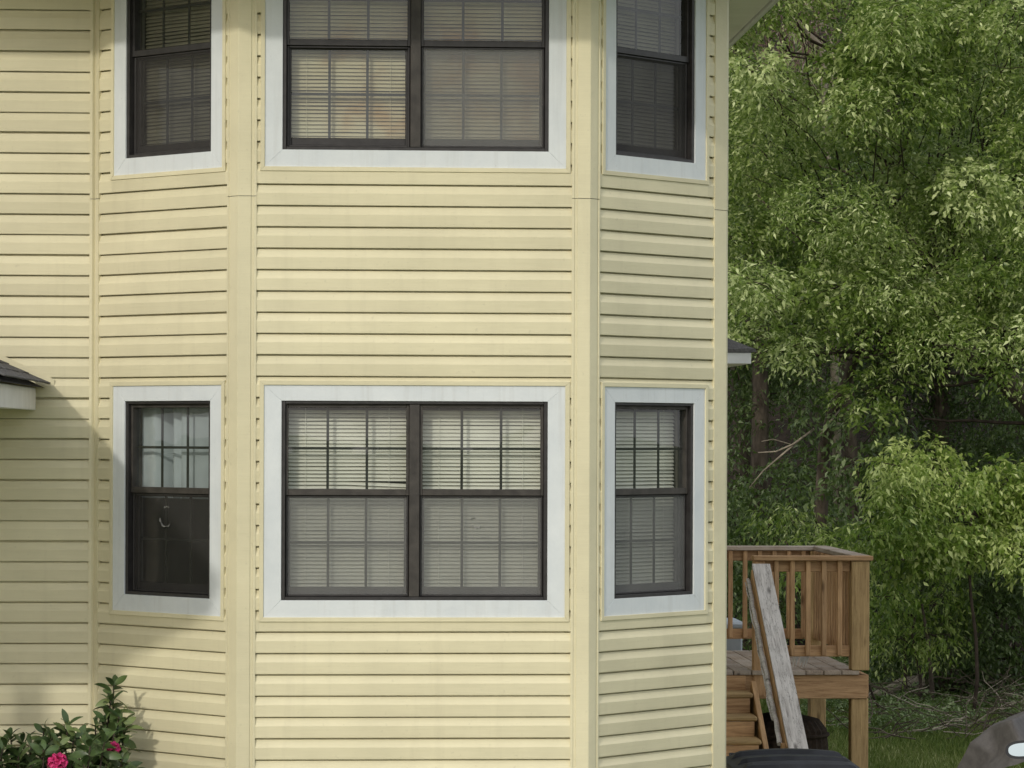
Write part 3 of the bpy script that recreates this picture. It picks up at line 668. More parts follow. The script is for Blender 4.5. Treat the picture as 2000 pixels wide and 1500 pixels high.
board("post", (HX - 0.06, py, 0.0), (HX - 0.06, py, hp0.z + dirn.z * (hl - 0.25) - 0.05), 0.085, 0.085, M_WOOD, deck, up=(0, 1, 0))

# pale box and paper scraps on the deck, dark tub below it
bx = empty("storage_box", (2.2, 10.3, 0), label="pale blue grey plastic garden cabinet behind the deck's back railing", category="cabinet")
MB().box(1.85, 2.58, 10.0, 10.6, 0.0, 1.30, 0.015).build("body", M_BOX, bx)
MB().box(1.83, 2.60, 9.98, 10.62, 1.302, 1.37, 0.02).build("lid", M_BOX, bx)
b = MB()
for i in range(9):
    cx, cy = 2.70 + random.uniform(-.06, .06), 7.50 + random.uniform(-.05, .05); s = random.uniform(.012, .022); z_ = DZ + 0.022 + 0.085 + random.uniform(-.02, .03)
    a_ = random.uniform(0, 6)
    b.add([(cx - s, cy, z_ - 0.1), (cx + s * math.cos(a_), cy + s, z_), (cx + s, cy - s, z_ + .01), (cx - s * .3, cy + s * .4, z_ + 0.03)], [(0, 1, 2), (0, 2, 3), (0, 3, 1), (1, 3, 2)])
b.build("paper_scrap", M_FASCIA, label="crumpled white paper scraps lying on the deck behind the balusters", category="paper")
tub = empty("round_tub", (2.62, 7.95, 0), label="large dark brown ribbed round tub standing under the deck", category="tub")
b = MB(); nseg = 64; prof = [(0.33, 0.0), (0.36, 0.2), (0.375, 0.45), (0.36, 0.64), (0.30, 0.72), (0.12, 0.765), (0.0, 0.77)]
vv = []
for (r_, z_) in prof:
    for k in range(nseg):
        t = 2 * math.pi * k / nseg; rr = r_ * (1 + (0.018 if k % 2 else -0.012)); vv.append((2.62 + rr * math.cos(t), 7.95 + rr * math.sin(t), z_))
b.add(vv, [(i * nseg + k, i * nseg + (k + 1) % nseg, (i + 1) * nseg + (k + 1) % nseg, (i + 1) * nseg + k) for i in range(len(prof) - 1) for k in range(nseg)])
b.build("body", M_TUB, tub)
b = MB(); b.tube([(2.62 + 0.375 * math.cos(t), 7.95 + 0.375 * math.sin(t), 0.60) for t in np.linspace(0, 2 * math.pi, 40)], 0.016, 0.016, 6); b.build("rim", M_TUB, tub)

# ================================================================== wheeled bin
bn = empty("wheeled_bin", (1.82, 1.95, 0), label="dark plastic wheeled bin standing beside the house corner", category="bin")
def taper(b, x0, x1, y0, y1, z0, k, X0, X1, Y0, Y1, z1):
    v = [(x0, y0, z0), (x1, y0, z0), (x1, y1, z0), (x0, y1, z0), (X0, Y0, z1), (X1, Y0, z1), (X1, Y1, z1), (X0, Y1, z1)]
    b.add(v, [(0, 3, 2, 1), (0, 1, 5, 4), (1, 2, 6, 5), (2, 3, 7, 6), (3, 0, 4, 7)])
b = MB(); taper(b, 1.55, 2.09, 1.68, 2.2, 0.06, 0, 1.47, 2.17, 1.58, 2.30, 0.965); b.build("body", M_BIN, bn)
MB().box(1.445, 2.195, 1.555, 2.325, 0.945, 0.985, 0.01).build("rim", M_BIN, bn)
v = []; NX, NY = 24, 48
for j in range(NY + 1):
    for i in range(NX + 1):
        fx, fy = i / NX, j / NY
        x = 1.435 + 0.77 * fx; y = 1.52 + 0.83 * fy
        ed = min(1, min(fx, 1 - fx) * 9) * min(1, min(fy, 1 - fy) * 9)
        crown = 0.030 * (1 - (2 * fx - 1) ** 2) * (0.5 + 0.5 * fy)
        ribz = 0.022 * (1 if (0.06 < fy < 0.13 or 0.34 < fy < 0.42 or 0.70 < fy < 0.78) and 0.06 < fx < 0.94 else 0)
        v.append((x, y, 0.988 + 0.022 * ed + crown * ed + ribz + 0.012 * fy))
f = [(j * (NX + 1) + i, j * (NX + 1) + i + 1, (j + 1) * (NX + 1) + i + 1, (j + 1) * (NX + 1) + i) for j in range(NY) for i in range(NX)]
lid = obj("lid", v, f, M_BIN, bn)
b = MB(); b.box(1.43, 2.21, 1.510, 1.535, 0.955, 1.0, 0.006); b.build("lid_edge", M_BIN, lid)
b = MB(); b.tube([(1.50, 2.30, 0.98), (1.50, 2.41, 1.0), (2.14, 2.41, 1.0), (2.14, 2.30, 0.98)], 0.016, 0.016, 8); b.build("handle", M_BIN, bn)
for x in (1.46, 2.18):
    b = MB(); b.tube([(x - 0.03, 2.24, 0.12), (x + 0.03, 2.24, 0.12)], 0.12, 0.12, 20); b.build("wheel", M_BLACK, bn)

# ================================================================== covered motorcycle
mc = empty("motorcycle", (3.42, 1.9, 0), label="motorcycle hidden under a cover with its oval mirror showing", category="motorcycle")
def wheel(y):
    b = MB(); b.tube([(3.42 + 0.0, y + 0.27 * math.cos(t), 0.31 + 0.27 * math.sin(t)) for t in np.linspace(0, 2 * math.pi, 33)], 0.045, 0.045, 8, False); w_ = b.build("wheel", M_BLACK, mc)
    b = MB(); b.tube([(3.38, y, 0.31), (3.46, y, 0.31)], 0.05, 0.05, 10)
    for k in range(10):
        t = k * math.pi / 5; b.tube([(3.42, y, 0.31), (3.42, y + 0.25 * math.cos(t), 0.31 + 0.25 * math.sin(t))], 0.005, 0.005, 4)
    b.build("spokes", M_BRONZE2, w_)
wheel(1.25); wheel(2.65)
b = MB(); b.tube([(3.42, 2.65, 0.31), (3.42, 2.25, 0.95), (3.42, 2.2, 1.02)], 0.035, 0.035, 8); b.tube([(3.42, 2.2, 0.85), (3.42, 1.7, 0.75), (3.42, 1.25, 0.62)], 0.05, 0.04, 8); b.tube([(3.42, 1.25, 0.31), (3.42, 1.8, 0.45), (3.42, 2.2, 0.85)], 0.04, 0.04, 8); b.build("chassis", M_BLACK, mc)
MB().box(3.28, 3.56, 1.5, 2.15, 0.38, 0.8, 0.05).build("engine", M_BRONZE2, mc)
MB().box(3.28, 3.56, 1.1, 1.75, 0.76, 0.86, 0.04).build("saddle", M_BLACK, mc)
b = MB(); b.tube([(2.98, 1.92, 1.04), (3.2, 2.1, 1.06), (3.64, 2.1, 1.06), (3.86, 1.92, 1.04)], 0.016, 0.016, 8); b.build("handlebar", M_BLACK, mc)
mp_ = at(1999, 1464, 18.05)
def oval(c, rx, rz, y0, y1, n=28, grow=0.0):
    b = MB(); v = []; 
    for (y, k) in ((y0, 1), (y1, 0.86)):
        for i in range(n):
            t = 2 * math.pi * i / n; e = 2.6
            cx = math.copysign(abs(math.cos(t)) ** (2 / e), math.cos(t)); sz = math.copysign(abs(math.sin(t)) ** (2 / e), math.sin(t))
            v.append((c.x + k * rx * cx, c.y + y, c.z + k * rz * sz + 0.10 * rx * cx * 0.6))
    b.add(v, [tuple(range(n))] + [(i, n + i, n + (i + 1) % n, (i + 1) % n) for i in range(n)] + [tuple(range(n, 2 * n))[::-1]]); return b
hs = oval(mp_, 0.106, 0.053, 0, 0.05).build("mirror_housing", M_BLACK, mc, Matrix.Translation(mp_) @ Matrix.Rotation(R(-9), 4, "X") @ Matrix.Translation(-mp_))
oval(mp_, 0.090, 0.038, -0.004, 0.003).build("mirror_glass", M_MIRROR, hs, Matrix.Translation(mp_) @ Matrix.Rotation(R(-9), 4, "X") @ Matrix.Translation(-mp_))
b = MB(); b.tube([(mp_.x + 0.05, mp_.y + 0.04, mp_.z - 0.02), (mp_.x + 0.09, mp_.y + 0.35, mp_.z - 0.03), (3.2, 2.05, 1.08)], 0.009, 0.009, 6); b.build("mirror_stem", M_BLACK, hs)
# the cover: stiff cloth hanging in flat, creased facets
K = {'A': at(1868, 1503, 18.9), 'B': at(1893, 1452, 18.8), 'C': at(1932, 1421, 18.8), 'D': at(1975, 1406, 18.45), 'E': at(2012, 1389, 18.9), 'F': at(2075, 1368, 19.0), 'G': at(1946, 1474, 18.62),
     'H': at(1934, 1514, 18.45), 'I': at(1970, 1496, 18.35), 'J': at(2010, 1486, 18.35), 'K': at(2075, 1492, 18.4), 'L': at(2170, 1398, 19.1), 'M': at(2200, 1500, 18.9), 'N': at(1905, 1500, 18.78), 'O': at(1990, 1440, 18.42),
     'Ab': at(1885, 1500, 20.3), 'Bb': at(1905, 1446, 20.4), 'Cb': at(1945, 1412, 20.5), 'Eb': at(2020, 1380, 20.6), 'Lb': at(2170, 1395, 20.6), 'Mb': at(2200, 1500, 20.4)}
for k0 in ('A', 'Ab', 'M', 'Mb'): K[k0 + '0'] = Vector((K[k0].x + (-0.03 if k0[0] == 'A' else 0.03), K[k0].y, 0.28))
TF = ["A N B", "N G B", "N H G", "B G C", "C G D", "G I O", "G H I", "G O D", "O I J", "D O E", "O J E", "E J K", "E K F", "F K M", "F M L", "C D E", "E F L",
      "A B Bb", "A Bb Ab", "B C Cb", "B Cb Bb", "C E Eb", "C Eb Cb", "E L Lb", "E Lb Eb", "L M Mb", "L Mb Lb", "A Ab Ab0", "A Ab0 A0", "M M0 Mb0", "M Mb0 Mb", "A A0 N", "A0 H N"]
names = list(K); v = [K[n_] for n_ in names]; f = [tuple(names.index(q) for q in t.split()) for t in TF]
import bmesh
bmq = bmesh.new(); bv = [bmq.verts.new(p) for p in v]
for t in f: bmq.faces.new([bv[q] for q in t])
bmesh.ops.subdivide_edges(bmq, edges=bmq.edges[:], cuts=5, use_grid_fill=True)
bmesh.ops.recalc_face_normals(bmq, faces=bmq.faces[:])
for q in bmq.verts:
    p = q.co; q.co = p + Vector((0, 0, 1)) * 0.004 * math.sin(p.x * 31 + p.z * 17) + Vector((0.4, -1, 0.3)) * 0.006 * math.sin(p.x * 19 - p.z * 26 + p.y * 9)
meq = bpy.data.meshes.new("motorcycle_cover"); bmq.to_mesh(meq); bmq.free(); meq.materials.append(M_COVER); meq.polygons.foreach_set('use_smooth', [True] * len(meq.polygons))
inst("motorcycle_cover", meq, I4, None, label="creased grey cloth cover draped over a motorcycle on the lawn", category="cover")

# ================================================================== leaves
LEAF = np.array([(0, 0, 0), (0.40, 0.215, 0.06), (0.40, -0.215, 0.06), (0.45, 0, -0.01), (1.0, 0, -0.16)])   # base, sides, midrib, tip
LEAFQ = np.array([(0, 2, 3), (0, 3, 1), (3, 2, 4), (3, 4, 1)])
def leaf_arrays(pos, dirs, length, width=1.0, roll=1.0):
    n = len(pos); d = dirs / np.linalg.norm(dirs, axis=1, keepdims=True)
    up = np.tile((0, 0, 1.0), (n, 1)) + rng.normal(0, 0.6 * roll, (n, 3))
    s = np.cross(up, d); s /= np.linalg.norm(s, axis=1, keepdims=True) + 1e-9
    u = np.cross(d, s)
    L = length[:, None, None]
    V = pos[:, None, :] + L * (LEAF[None, :, 0, None] * d[:, None, :] + width * LEAF[None, :, 1, None] * s[:, None, :] + LEAF[None, :, 2, None] * u[:, None, :])
    return V
def leaf_object(name, packs, mat, parent, **props):
    V = np.concatenate([p[0] for p in packs]); T = np.concatenate([p[1] for p in packs]); n = len(V)
    me = bpy.data.meshes.new(name); me.vertices.add(n * 5); me.vertices.foreach_set('co', V.reshape(-1).astype(np.float32))
    idx = (LEAFQ[None] + (np.arange(n) * 5)[:, None, None]).reshape(-1).astype(np.int32)
    me.loops.add(len(idx)); me.loops.foreach_set('vertex_index', idx); nf = n * 4
    me.polygons.add(nf); me.polygons.foreach_set('loop_start', np.arange(0, nf * 3, 3, dtype=np.int32)); me.polygons.foreach_set('loop_total', np.full(nf, 3, np.int32))
    me.update(calc_edges=True); me.materials.append(mat)
    a = me.attributes.new('tint', 'FLOAT', 'POINT'); a.data.foreach_set('value', np.repeat(T, 5).astype(np.float32))
    return place(bpy.data.objects.new(name, me), I4, parent, kind="stuff", **props)
def clump(c, r, n, size, tint=0.45, spread=0.2, droop=0.55, per=7, shell=0.55):
    """leafy sprays filling an ellipsoid; returns leaf vertices, tints and spray bases"""
    c = np.array(c); r = np.array(r); k = max(1, n // per)
    g_ = rng.normal(size=(k, 3)); g_ /= np.linalg.norm(g_, axis=1, keepdims=True)
    rad = shell + (1 - shell) * rng.random(k) ** 0.6
    rad *= 0.8 + 0.35 * rng.random(k)
    base = c + g_ * r * rad[:, None]
    out = g_ * np.array((1, 1, 0.6)) + rng.normal(0, 0.35, (k, 3)); out[:, 2] -= droop * 0.6; out /= np.linalg.norm(out, axis=1, keepdims=True)
    sl_ = size * 3.2
    t = (np.arange(per) + 0.5) / per
    pos = base[:, None, :] + out[:, None, :] * (t[None, :, None] * sl_) + np.array((0, 0, -1)) * (t[None, :, None] ** 2 * sl_ * 0.35)
    side = np.cross(out, np.array((0, 0, 1.0))); side /= np.linalg.norm(side, axis=1, keepdims=True) + 1e-9
    sg = np.where(np.arange(per) % 2, 1, -1)[None, :, None]
    d = 0.55 * out[:, None, :] + 0.8 * side[:, None, :] * sg + rng.normal(0, 0.45, (k, per, 3)); d[..., 2] -= droop
    pos = pos.reshape(-1, 3); d = d.reshape(-1, 3); m = len(pos)
    V = leaf_arrays(pos, d, size * rng.uniform(0.85, 1.15) * rng.uniform(0.55, 1.3, m), rng.uniform(0.7, 1.15))
    tint = tint + rng.normal(0, 0.10)
    tt = np.clip(tint + rng.normal(0, spread, m) + np.repeat(rng.normal(0, 0.12, k), per) + (rng.random(m) < 0.10) * 0.5, 0, 1)  # about a tenth of the leaves paled to imitate glints of light
    return V, tt
def wiggle(p0, p1, n=8, amp=0.12):
    p0, p1 = Vector(p0), Vector(p1); L = (p1 - p0).length; o = Vector((0, 0, 0)); pts = []
    for i in range(n + 1):
        t = i / n
        if 0 < i < n: o = o * 0.6 + Vector(rng.normal(0, amp * L / n, 3))
        pts.append(p0.lerp(p1, t) + (o if 0 < i < n else Vector((0, 0, 0))))
    return pts
def proj(P):
    d = Vector(P) - CAM; z = d.dot(FW); return 1000 + d.dot(RT) / z * F_PX, 845 - d.z / z * F_PX
def tree(name, label, trunk_pts, r0, r1, clumps, mat, size, group="trees at the edge of the lawn", bark=None, tint=0.45, droop=0.55, dens=1.0, width=1.0, extra=None, cat="tree"):
    T = empty(name, Vector(trunk_pts[0]), label=label, category=cat, group=group)
    MB().tube(trunk_pts, r0, r1, 9).build("trunk", bark or M_BARK, T, smooth=True)
    b = MB(); packs = []
    tp = [Vector(p) for p in trunk_pts]
    for (c, r, n, tn) in clumps:
        c = Vector(c); cand = [p for p in tp[1:] if p.z < c.z + 0.2] or tp[1:2]
        s = min(cand, key=lambda p: (p - c).length)
        L = (c - s).length; mid = s.lerp(c, 0.55) + Vector((0, 0.5 + 0.25 * L, -0.1)); b.tube(wiggle(s, mid, 5, 0.08) + wiggle(mid, c, 4, 0.08)[1:], min(0.026, 0.008 + 0.006 * L), 0.004, 5)
        for k in range(3):
            e = c + Vector(rng.normal(0, 0.55, 3) * np.array(r)); b.tube(wiggle(c.lerp(s, 0.15 * k), e, 4, 0.15), 0.006, 0.003, 4)
        packs.append(clump(c, r, int(n * dens), size, tn, droop=droop))
    if extra: extra(b)
    b.build("branches", M_TWIG, T, smooth=True)
    leaf_object("crown", packs, mat, T)
    return T
def grid_clumps(x0, x1, y0, y1, step, d0, d1, rad, n, tint, skip=None, jit=0.45, flat=0.65):
    out = []; y = y0; k = 0
    while y < y1:
        x = x0 + (step * 0.5 if k % 2 else 0)
        while x < x1:
            px, py_ = x + rng.uniform(-jit, jit) * step, y + rng.uniform(-jit, jit) * step
            if not (skip and skip(px, py_)):
                r = rad * rng.uniform(0.7, 1.25); out.append((at(px, py_, rng.uniform(d0, d1)), (r, r, r * flat), int(n * (r / rad) ** 2), tint + rng.uniform(-0.12, 0.12)))
            x += step
        y += step * 0.8; k += 1
    return out

# the large tree on the right: crown hangs over the clearing
def hole(px, py):   # openings in the crown where the dark wood shows
    return (1690 < px < 1960 and 690 < py < 900) or (px < 1440 and 250 < py < 360) or (1500 < px < 1625 and 10 < py < 170) or (1930 < px < 2010 and 240 < py < 420)
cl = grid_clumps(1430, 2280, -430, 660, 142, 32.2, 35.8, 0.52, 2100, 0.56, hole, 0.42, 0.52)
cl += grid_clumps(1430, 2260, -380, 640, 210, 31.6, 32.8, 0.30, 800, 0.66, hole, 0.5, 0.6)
cl += grid_clumps(1420, 2260, -420, 660, 125, 36.8, 38.4, 0.50, 850, 0.16, hole)  # back leaves darker, front boughs paler: shade between boughs put into colour
for px, py_, d_, rr, tn in ((1560, 640, 33.5, .42, .5), (1640, 560, 33.0, .5, .55), (1750, 560, 32.8, .5, .58), (1700, 640, 33.0, .45, .5), (1820, 600, 33.2, .42, .55), (1690, 770, 33.3, .30, .48), (1740, 730, 33.4, .30, .46), (1930, 640, 33.0, .42, .5), (1990, 700, 33.0, .4, .5), (1450, 560, 33.2, .38, .55), (1480, 640, 33.4, .36, .5)):
    cl.append((at(px, py_, d_), (rr, rr, rr * 0.55), int(5200 * rr * rr), tn))
tb = [at(2170, 1330, 37), at(2120, 1050, 37), at(2040, 830, 36.8), at(1960, 735, 36.6), at(1880, 680, 36.8), at(1800, 560, 38.0), at(1760, 380, 38.6), at(1740, 150, 38.8), at(1750, -150, 38.8), at(1760, -380, 38.8)]
def long_branches(b):
    b.tube([at(1455, 130, 34.0), at(1560, 200, 34.0), at(1660, 270, 34.2), at(1745, 325, 34.6), at(1840, 440, 35.3)], 0.008, 0.018, 6)
    b.tube([at(1580, 160, 34.0), at(1606, 212, 34.1)], 0.006, 0.010, 5)
    b.tube([at(1800, 90, 33.9), at(1850, 150, 34.2), at(1900, 220, 35)], 0.012, 0.02, 6)
    b.tube([at(1770, 450, 33.6), at(1820, 520, 34.2), at(1900, 620, 35.5)], 0.008, 0.018, 6)
    b.tube([at(1480, 380, 33.8), at(1520, 430, 33.9), at(1600, 500, 34.4), at(1700, 560, 35.4)], 0.006, 0.014, 6)
tree("broadleaf_tree", "tall leafy tree with a leaning trunk whose crown fills the sky", tb, 0.17, 0.07, cl, M_LEAF_A, 0.076, tint=0.5, droop=0.3, dens=1.1, extra=long_branches)

# darker trees behind, up to the slope
def tall(name, label, px, base_py, d, top, rad, nsz, tint, mat, size, n=900, lean=0.0, count=26, x0=-170, x1=170, y0=None):
    base = at(px, base_py, d); base.z = max(0.0, base.z)
    tp = [base + Vector((lean * t * 3 + 0.1 * math.sin(5 * t + px), 0.1 * math.sin(7 * t), (top - base.z) * t)) for t in np.linspace(0, 1, 8)]
    out = []
    for i in range(count):
        z = base.z + (top - base.z) * rng.uniform(0.12 if y0 is None else y0, 1.0); a = rng.uniform(0, 6.28); rr = rng.uniform(0.2, 1.0) * nsz
        c = Vector((base.x + lean * 3 * (z / top) + rr * math.cos(a), base.y + rr * math.sin(a), z)); r = rad * rng.uniform(0.75, 1.25)
        
        pp = proj(c)
        if (1690 < pp[0] < 1970 and 670 < pp[1] < 890) or (1470 < pp[0] < 1650 and -40 < pp[1] < 200): continue
        out.append((c, (r, r, r * 0.7), int(n * (r / rad) ** 2), tint + rng.uniform(-.1, .1)))
    return tree(name, label, tp, 0.16, 0.04, out, mat, size, "trees of the wood behind", tint=tint)
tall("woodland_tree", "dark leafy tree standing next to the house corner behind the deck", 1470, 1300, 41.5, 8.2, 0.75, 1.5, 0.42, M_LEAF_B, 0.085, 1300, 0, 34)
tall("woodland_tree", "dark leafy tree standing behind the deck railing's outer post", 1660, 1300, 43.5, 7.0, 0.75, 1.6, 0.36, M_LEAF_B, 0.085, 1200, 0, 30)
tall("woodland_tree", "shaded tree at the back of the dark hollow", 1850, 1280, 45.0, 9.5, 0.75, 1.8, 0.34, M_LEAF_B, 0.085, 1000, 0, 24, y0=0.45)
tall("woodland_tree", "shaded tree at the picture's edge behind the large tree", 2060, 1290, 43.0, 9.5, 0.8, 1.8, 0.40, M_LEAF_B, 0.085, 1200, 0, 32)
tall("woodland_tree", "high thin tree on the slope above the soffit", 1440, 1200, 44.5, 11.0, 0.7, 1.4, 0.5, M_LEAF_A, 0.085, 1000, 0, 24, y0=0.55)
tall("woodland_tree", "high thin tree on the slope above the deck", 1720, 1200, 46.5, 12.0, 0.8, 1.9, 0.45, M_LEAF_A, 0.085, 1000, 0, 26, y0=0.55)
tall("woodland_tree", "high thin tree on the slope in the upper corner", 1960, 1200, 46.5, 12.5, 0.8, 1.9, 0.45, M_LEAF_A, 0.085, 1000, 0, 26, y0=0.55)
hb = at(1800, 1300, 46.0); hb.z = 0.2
tree("woodland_tree", "dense tree coloured dark as the shade at the back of the hollow above the bright bush", [hb.lerp(at(1830, 700, 46.0), t) for t in np.linspace(0, 1, 6)], 0.12, 0.05,
     grid_clumps(1640, 2040, 620, 980, 80, 44.0, 46.4, 0.55, 700, 0.08), M_LEAF_B, 0.085, "trees of the wood behind", tint=0.15)  # dark foliage added to paint the deep shade of the hollow
# unseen trees added behind the house to shade the hollow and the brushwood
for (x, y, lab) in ((1.2, 19.5, "unseen leafy tree added behind the house corner to shade the hollow"), (-1.6, 17.0, "unseen leafy tree added behind the middle of the house to shade the hollow"), (0.75, 13.4, "unseen lower tree added close behind the house to shade the brushwood")):
    base = Vector((x, y, 0)); tp = [base + Vector((0.1 * math.sin(4 * t), 0, (5.2 if y < 14 else 9.5) * t)) for t in np.linspace(0, 1, 7)]
    low = y < 14; out = [(base + Vector((rng.normal(0, .55 if low else .75), rng.normal(0, .9), rng.uniform(1.6, 4.9) if low else rng.uniform(3, 9.5))), (.9, .9, .7), 700, .45) for i in range(5 if low else 22)]
    tree("woodland_tree", lab, tp, 0.17, 0.05, out, M_LEAF_B, 0.10, "trees of the wood behind")

# lower growth
def shrub(label, boxes, d0, d1, rad, n, tint, mat, size, stems, droop=0.6, step=95, skip=None, group="bushes below the trees"):
    cl = []
    for (x0, x1, y0, y1) in boxes: cl += grid_clumps(x0, x1, y0, y1, step, d0, d1, rad, n, tint, skip)
    s0 = at(stems[0], 1340, (d0 + d1) / 2); s0.z = 0
    top = at(stems[0], stems[1], (d0 + d1) / 2)
    return tree("bush", label, [s0.lerp(top, t) + Vector((0.05 * math.sin(6 * t), 0, 0)) for t in np.linspace(0, 1, 6)], 0.022, 0.012, cl, mat, size, group, M_TWIG, tint, droop, cat="bush")
lim = lambda px, py: (px < 1690 and py < 1000) or py < (1075 - (px - 1560) * 0.75 if px < 1800 else 885 + 22 * math.sin(px * 0.045)) + rng.uniform(-30, 25)
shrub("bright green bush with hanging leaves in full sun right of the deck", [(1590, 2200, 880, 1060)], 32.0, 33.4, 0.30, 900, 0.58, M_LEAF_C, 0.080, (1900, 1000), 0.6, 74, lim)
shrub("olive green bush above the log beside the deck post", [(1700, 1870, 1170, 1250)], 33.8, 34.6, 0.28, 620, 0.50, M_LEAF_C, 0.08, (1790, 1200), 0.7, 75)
shrub("dense bush above the brushwood, leaves coloured dark as the shade under the bright bush", [(1690, 2200, 1050, 1255)], 34.6, 36.0, 0.36, 850, 0.38, M_LEAF_B, 0.085, (1980, 1150), 0.6, 85)  # dark leaf colour stands for the shaded lower growth
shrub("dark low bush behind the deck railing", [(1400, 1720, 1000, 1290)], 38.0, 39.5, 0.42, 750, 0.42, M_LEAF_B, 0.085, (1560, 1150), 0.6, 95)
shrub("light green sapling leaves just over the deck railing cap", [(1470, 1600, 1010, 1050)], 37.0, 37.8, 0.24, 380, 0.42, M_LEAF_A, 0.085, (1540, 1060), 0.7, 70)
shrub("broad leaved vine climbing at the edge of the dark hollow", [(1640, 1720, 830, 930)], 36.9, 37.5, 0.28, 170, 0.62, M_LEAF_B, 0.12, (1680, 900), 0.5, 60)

# leaning dead trunk and bare branches in the hollow
T = empty("dead_trunk", at(1590, 1330, 38.5), label="leaning dead trunk with bare forked branches in the dark hollow", category="tree")
b = MB(); b.tube([at(1585, 1330, 38.5), at(1600, 1050, 38.2), at(1610, 870, 37.8), at(1628, 800, 37.4), at(1655, 740, 37.0), at(1690, 640, 36.8)], 0.10, 0.05, 9); b.build("trunk", M_BARK, T, smooth=True)
b = MB()
for pts, r_ in (([(1590, 838), (1548, 868), (1515, 882), (1480, 884)], .016), ([(1560, 860), (1525, 890), (1490, 920), (1463, 953)], .014), ([(1545, 868), (1510, 858), (1487, 862)], .008), ([(1600, 850), (1640, 800)], .02)):
    MB().tube([at(x, y, 37.3 - 0.02 * i) for i, (x, y) in enumerate(pts)], r_, r_ * 0.45, 6).build("branch", M_DEAD, T, smooth=True)
T = empty("bare_tree", at(1600, 1150, 42.5), label="bare pale branches high up beside the soffit", category="tree")
b = MB(); b.tube([at(1640, 1150, 42.5), at(1625, 500, 42.0), at(1606, 92, 41.5), at(1560, 45, 41.3), at(1508, 14, 41)], 0.07, 0.012, 7)
b.build("trunk", M_DEAD, T, smooth=True)
b = MB(); b.tube([at(1572, 56, 41.3), at(1552, 25, 41.2), at(1530, -10, 41)], 0.016, 0.008, 5)
for k in range(60):
    x, y = rng.uniform(1505, 1640), rng.uniform(-20, 190); b.tube(wiggle(at(x, y, 42.3), at(x + rng.normal(0, 22), y - rng.uniform(15, 70), 42.3 + rng.normal(0, .3)), 4, .12), .009, .003, 4)
b.build("twigs", M_DEAD, T, kind="stuff")
b = MB()
for k in range(420):
    x, y = rng.uniform(1480, 1660), rng.uniform(-60, 215); d_ = rng.uniform(41.5, 44); b.tube(wiggle(at(x, y, d_), at(x + rng.normal(0, 26), y - rng.uniform(10, 60), d_ + rng.normal(0, .3)), 4, .16), .008, .003, 4)
b.build("brown_twigs", M_BRTWIG, T, kind="stuff")

# brushwood: logs, stump and fallen branches
T = empty("brushwood_heap", at(1850, 1390, 35.5), label="tangled heap of dead brushwood on the grass under the bushes", category="brushwood")
T.location.z = 0; WM[T.name] = Matrix.Translation(T.location)
b = MB()
for k in range(380):
    px, py_ = rng.uniform(1690, 2150), rng.uniform(1255, 1445); d_ = 3.0 * F_PX / max(470, (py_ + rng.uniform(0, 60) - 848))
    p = at(px, py_, min(d_, 38)); p.z = max(p.z, 0.01)
    a_ = rng.uniform(0, 6.28); L = rng.uniform(0.15, 0.75); q = p + Vector((math.cos(a_) * L, math.sin(a_) * L * 0.5, rng.uniform(-0.1, 0.75) * L)); q.z = max(q.z, 0.01)
    b.tube(wiggle(p, q, 5, 0.22), rng.uniform(0.003, 0.009), 0.0025, 4)
b.build("twigs", M_BRUSH, T, kind="stuff")
b = MB()
for k in range(85):
    px, py_ = rng.uniform(1690, 2120), rng.uniform(1285, 1430); p = at(px, py_, min(36, 3.0 * F_PX / (py_ + 20 - 848))); p.z = max(p.z, 0.02)
    a_ = rng.uniform(0, 6.28); L = rng.uniform(0.3, 1.0); q = p + Vector((math.cos(a_) * L, math.sin(a_) * L * 0.4, rng.uniform(-0.1, 0.4) * L)); q.z = max(q.z, 0.01)
    b.tube(wiggle(p, q, 5, 0.12), rng.uniform(0.004, 0.010), 0.003, 4)
for pts, r_ in (([(1816, 1402), (1850, 1412), (1880, 1426), (1899, 1436)], .018), ([(1812, 1392), (1795, 1408), (1780, 1420)], .014), ([(1825, 1375), (1852, 1398)], .012), ([(1690, 1410), (1730, 1432), (1775, 1440)], .009), ([(1850, 1370), (1905, 1350), (1950, 1350)], .01)):
    P3 = [at(x, y, min(36, 3.0 * F_PX / (y + 8 - 848))) for x, y in pts]
    b.tube(P3, r_, r_ * 0.6, 6)
b.build("bare_branches", M_DEAD, T, kind="stuff")
def log(name, label, pts, r0, r1, mat, cat="log"):
    b = MB(); b.tube(pts, r0, r1, 10); o = b.build(name, mat, None, smooth=False, label=label, category=cat); return o
log("fallen_log", "pale split fallen log sloping down to the deck post", [at(1690, 1362, 34.6), at(1730, 1350, 34.7), at(1762, 1334, 34.8), at(1800, 1330, 34.9)], 0.035, 0.075, M_DEAD)
log("fallen_log", "long dark mossy log lying behind the bare sapling", [at(1775, 1334, 35.4), at(1830, 1330, 35.5), at(1920, 1335, 35.7), at(2060, 1330, 35.9)], 0.10, 0.13, M_BARK)
log("fallen_log", "dark low log lying in the shade above the grass", [at(1800, 1436, 31.5), at(1860, 1428, 31.6), at(1905, 1432, 31.5)], 0.035, 0.02, M_TWIG)
log("tree_stump", "thick pale barked trunk in the shade behind the brushwood", [at(1868, 1345, 37.2), at(1866, 1300, 37.2), at(1858, 1265, 37.2), at(1850, 1200, 37.2)], 0.14, 0.10, M_BARK, "stump")
log("thin_sapling", "thin bare sapling standing in front of the long log", [at(1822, 1398, 34.0), at(1820, 1350, 34.0), at(1817, 1300, 34.0), at(1812, 1250, 34.1), at(1800, 1180, 34.2)], 0.030, 0.015, M_BARK, "sapling")
log("thin_sapling", "second thin bare sapling next to the deck post", [at(1770, 1400, 34.4), at(1768, 1320, 34.4), at(1766, 1240, 34.5)], 0.018, 0.012, M_TWIG, "sapling")
